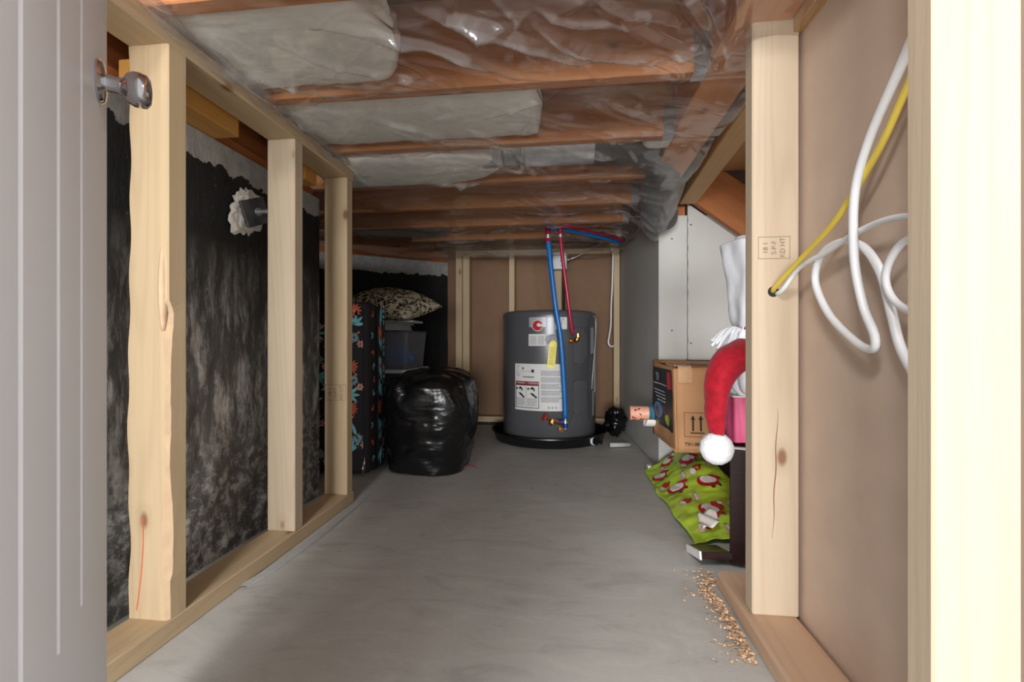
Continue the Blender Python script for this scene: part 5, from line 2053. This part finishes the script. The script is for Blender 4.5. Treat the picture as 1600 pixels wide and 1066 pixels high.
for i in range(33):
    th = PI * i / 32
    row = []
    for k in range(48):
        a = 2 * PI * k / 48
        d = Vector((math.sin(th) * math.cos(a), math.sin(th) * math.sin(a), math.cos(th)))
        r = 0.0415 * (1 + 0.03 * fbm(d * 5, 3) + 0.012 * fbm(d * 18, 2))
        row.append(d * r)
    row.append(row[0])
    P.append(row)
mb.grid(P)
mb.build('pompom', M['pompom'], ht, smooth=True, loc=Vector((0.386, 1.246, 0.332)) - HTO)

# ================================================================ CABLES ON THE RIGHT
def cable(name, pts, r, mat, label, group=None, flat=1.0):
    mb = MB()
    mb.tube(catmull(pts, 10), r, 10, flat=flat)
    o = mb.build(name, mat, None, smooth=True, origin=pts[0])
    return tag(o, label, 'cable', group)


cable('yellow_cable', [(0.425, 1.016, 0.712), (0.424, 0.990, 0.724), (0.436, 0.925, 0.762), (0.444, 0.84, 0.802), (0.448, 0.795, 0.834), (0.450, 0.755, 0.865), (0.452, 0.715, 0.902), (0.455, 0.67, 0.962), (0.458, 0.62, 1.03), (0.462, 0.58, 1.09)],
      0.0050, M['cable_yellow'], 'yellow cable running up from the drilled right stud', 'cables on the right wall')
cable('white_cable', [(0.442, 0.56, 1.10), (0.443, 0.62, 1.035), (0.443, 0.672, 0.976), (0.441, 0.731, 0.907), (0.441, 0.766, 0.839), (0.443, 0.772, 0.742), (0.447, 0.757, 0.665), (0.450, 0.735, 0.618),
                      (0.452, 0.742, 0.598), (0.455, 0.787, 0.608), (0.457, 0.868, 0.658), (0.457, 0.912, 0.721), (0.457, 0.889, 0.766), (0.458, 0.83, 0.776), (0.459, 0.776, 0.756), (0.460, 0.738, 0.711),
                      (0.460, 0.715, 0.649), (0.460, 0.694, 0.595), (0.461, 0.650, 0.540), (0.462, 0.60, 0.50)],
      0.0064, M['cable_white'], 'thick white cable making the big loop on the right brown wall', 'cables on the right wall')
cable('white_cable', [(0.433, 1.016, 0.707), (0.434, 0.985, 0.715), (0.446, 0.945, 0.752), (0.452, 0.868, 0.765), (0.453, 0.787, 0.780), (0.454, 0.72, 0.783), (0.455, 0.664, 0.774), (0.458, 0.60, 0.75)],
      0.0048, M['cable_white'], 'thin white cable from the drilled stud hole running level behind the near stud', 'cables on the right wall')
cable('white_cable', [(0.462, 0.60, 0.76), (0.458, 0.645, 0.750), (0.454, 0.690, 0.741), (0.452, 0.715, 0.704), (0.454, 0.700, 0.666), (0.457, 0.65, 0.640), (0.461, 0.60, 0.63)],
      0.0052, M['cable_white'], 'short white cable loop half hidden behind the near right stud', 'cables on the right wall')

# ================================================================ SHAVINGS (nobody could count them)
mb = MB()
rs_ = random.Random(21)
for k in range(620):
    t = rs_.random() ** 0.8
    y = 1.27 - 0.36 * t
    x = 0.362 + 0.004 * math.sin(y * 20) - abs(rs_.gauss(0, 0.016)) - (0.006 if y < 1.19 else -0.02 * rs_.random())
    if rs_.random() < 0.1:
        x -= rs_.uniform(0, 0.06)
    s = rs_.uniform(0.002, 0.0058)
    rm = Matrix.Translation((x, y, 0.003 + rs_.random() * 0.006 * (1 if x > 0.33 else 0.2))) @ Matrix.Rotation(rs_.uniform(0, 6), 4, 'Z') @ Matrix.Rotation(rs_.gauss(0, 0.35), 4, 'X')
    mb.add([rm @ Vector(p) for p in ((-s, -s * 0.4, 0), (0, -s * 0.5, s * 0.3), (s, -s * 0.3, 0), (s, s * 0.3, 0), (0, s * 0.5, s * 0.35), (-s, s * 0.4, 0))], [(0, 1, 4, 5), (1, 2, 3, 4)])
tag(mb.build('wood_shavings', M['shaving'], origin=(0.35, 1.1, 0)), 'scatter of pale wood shavings on the floor beside the right sill plate', 'shavings', kind='stuff')
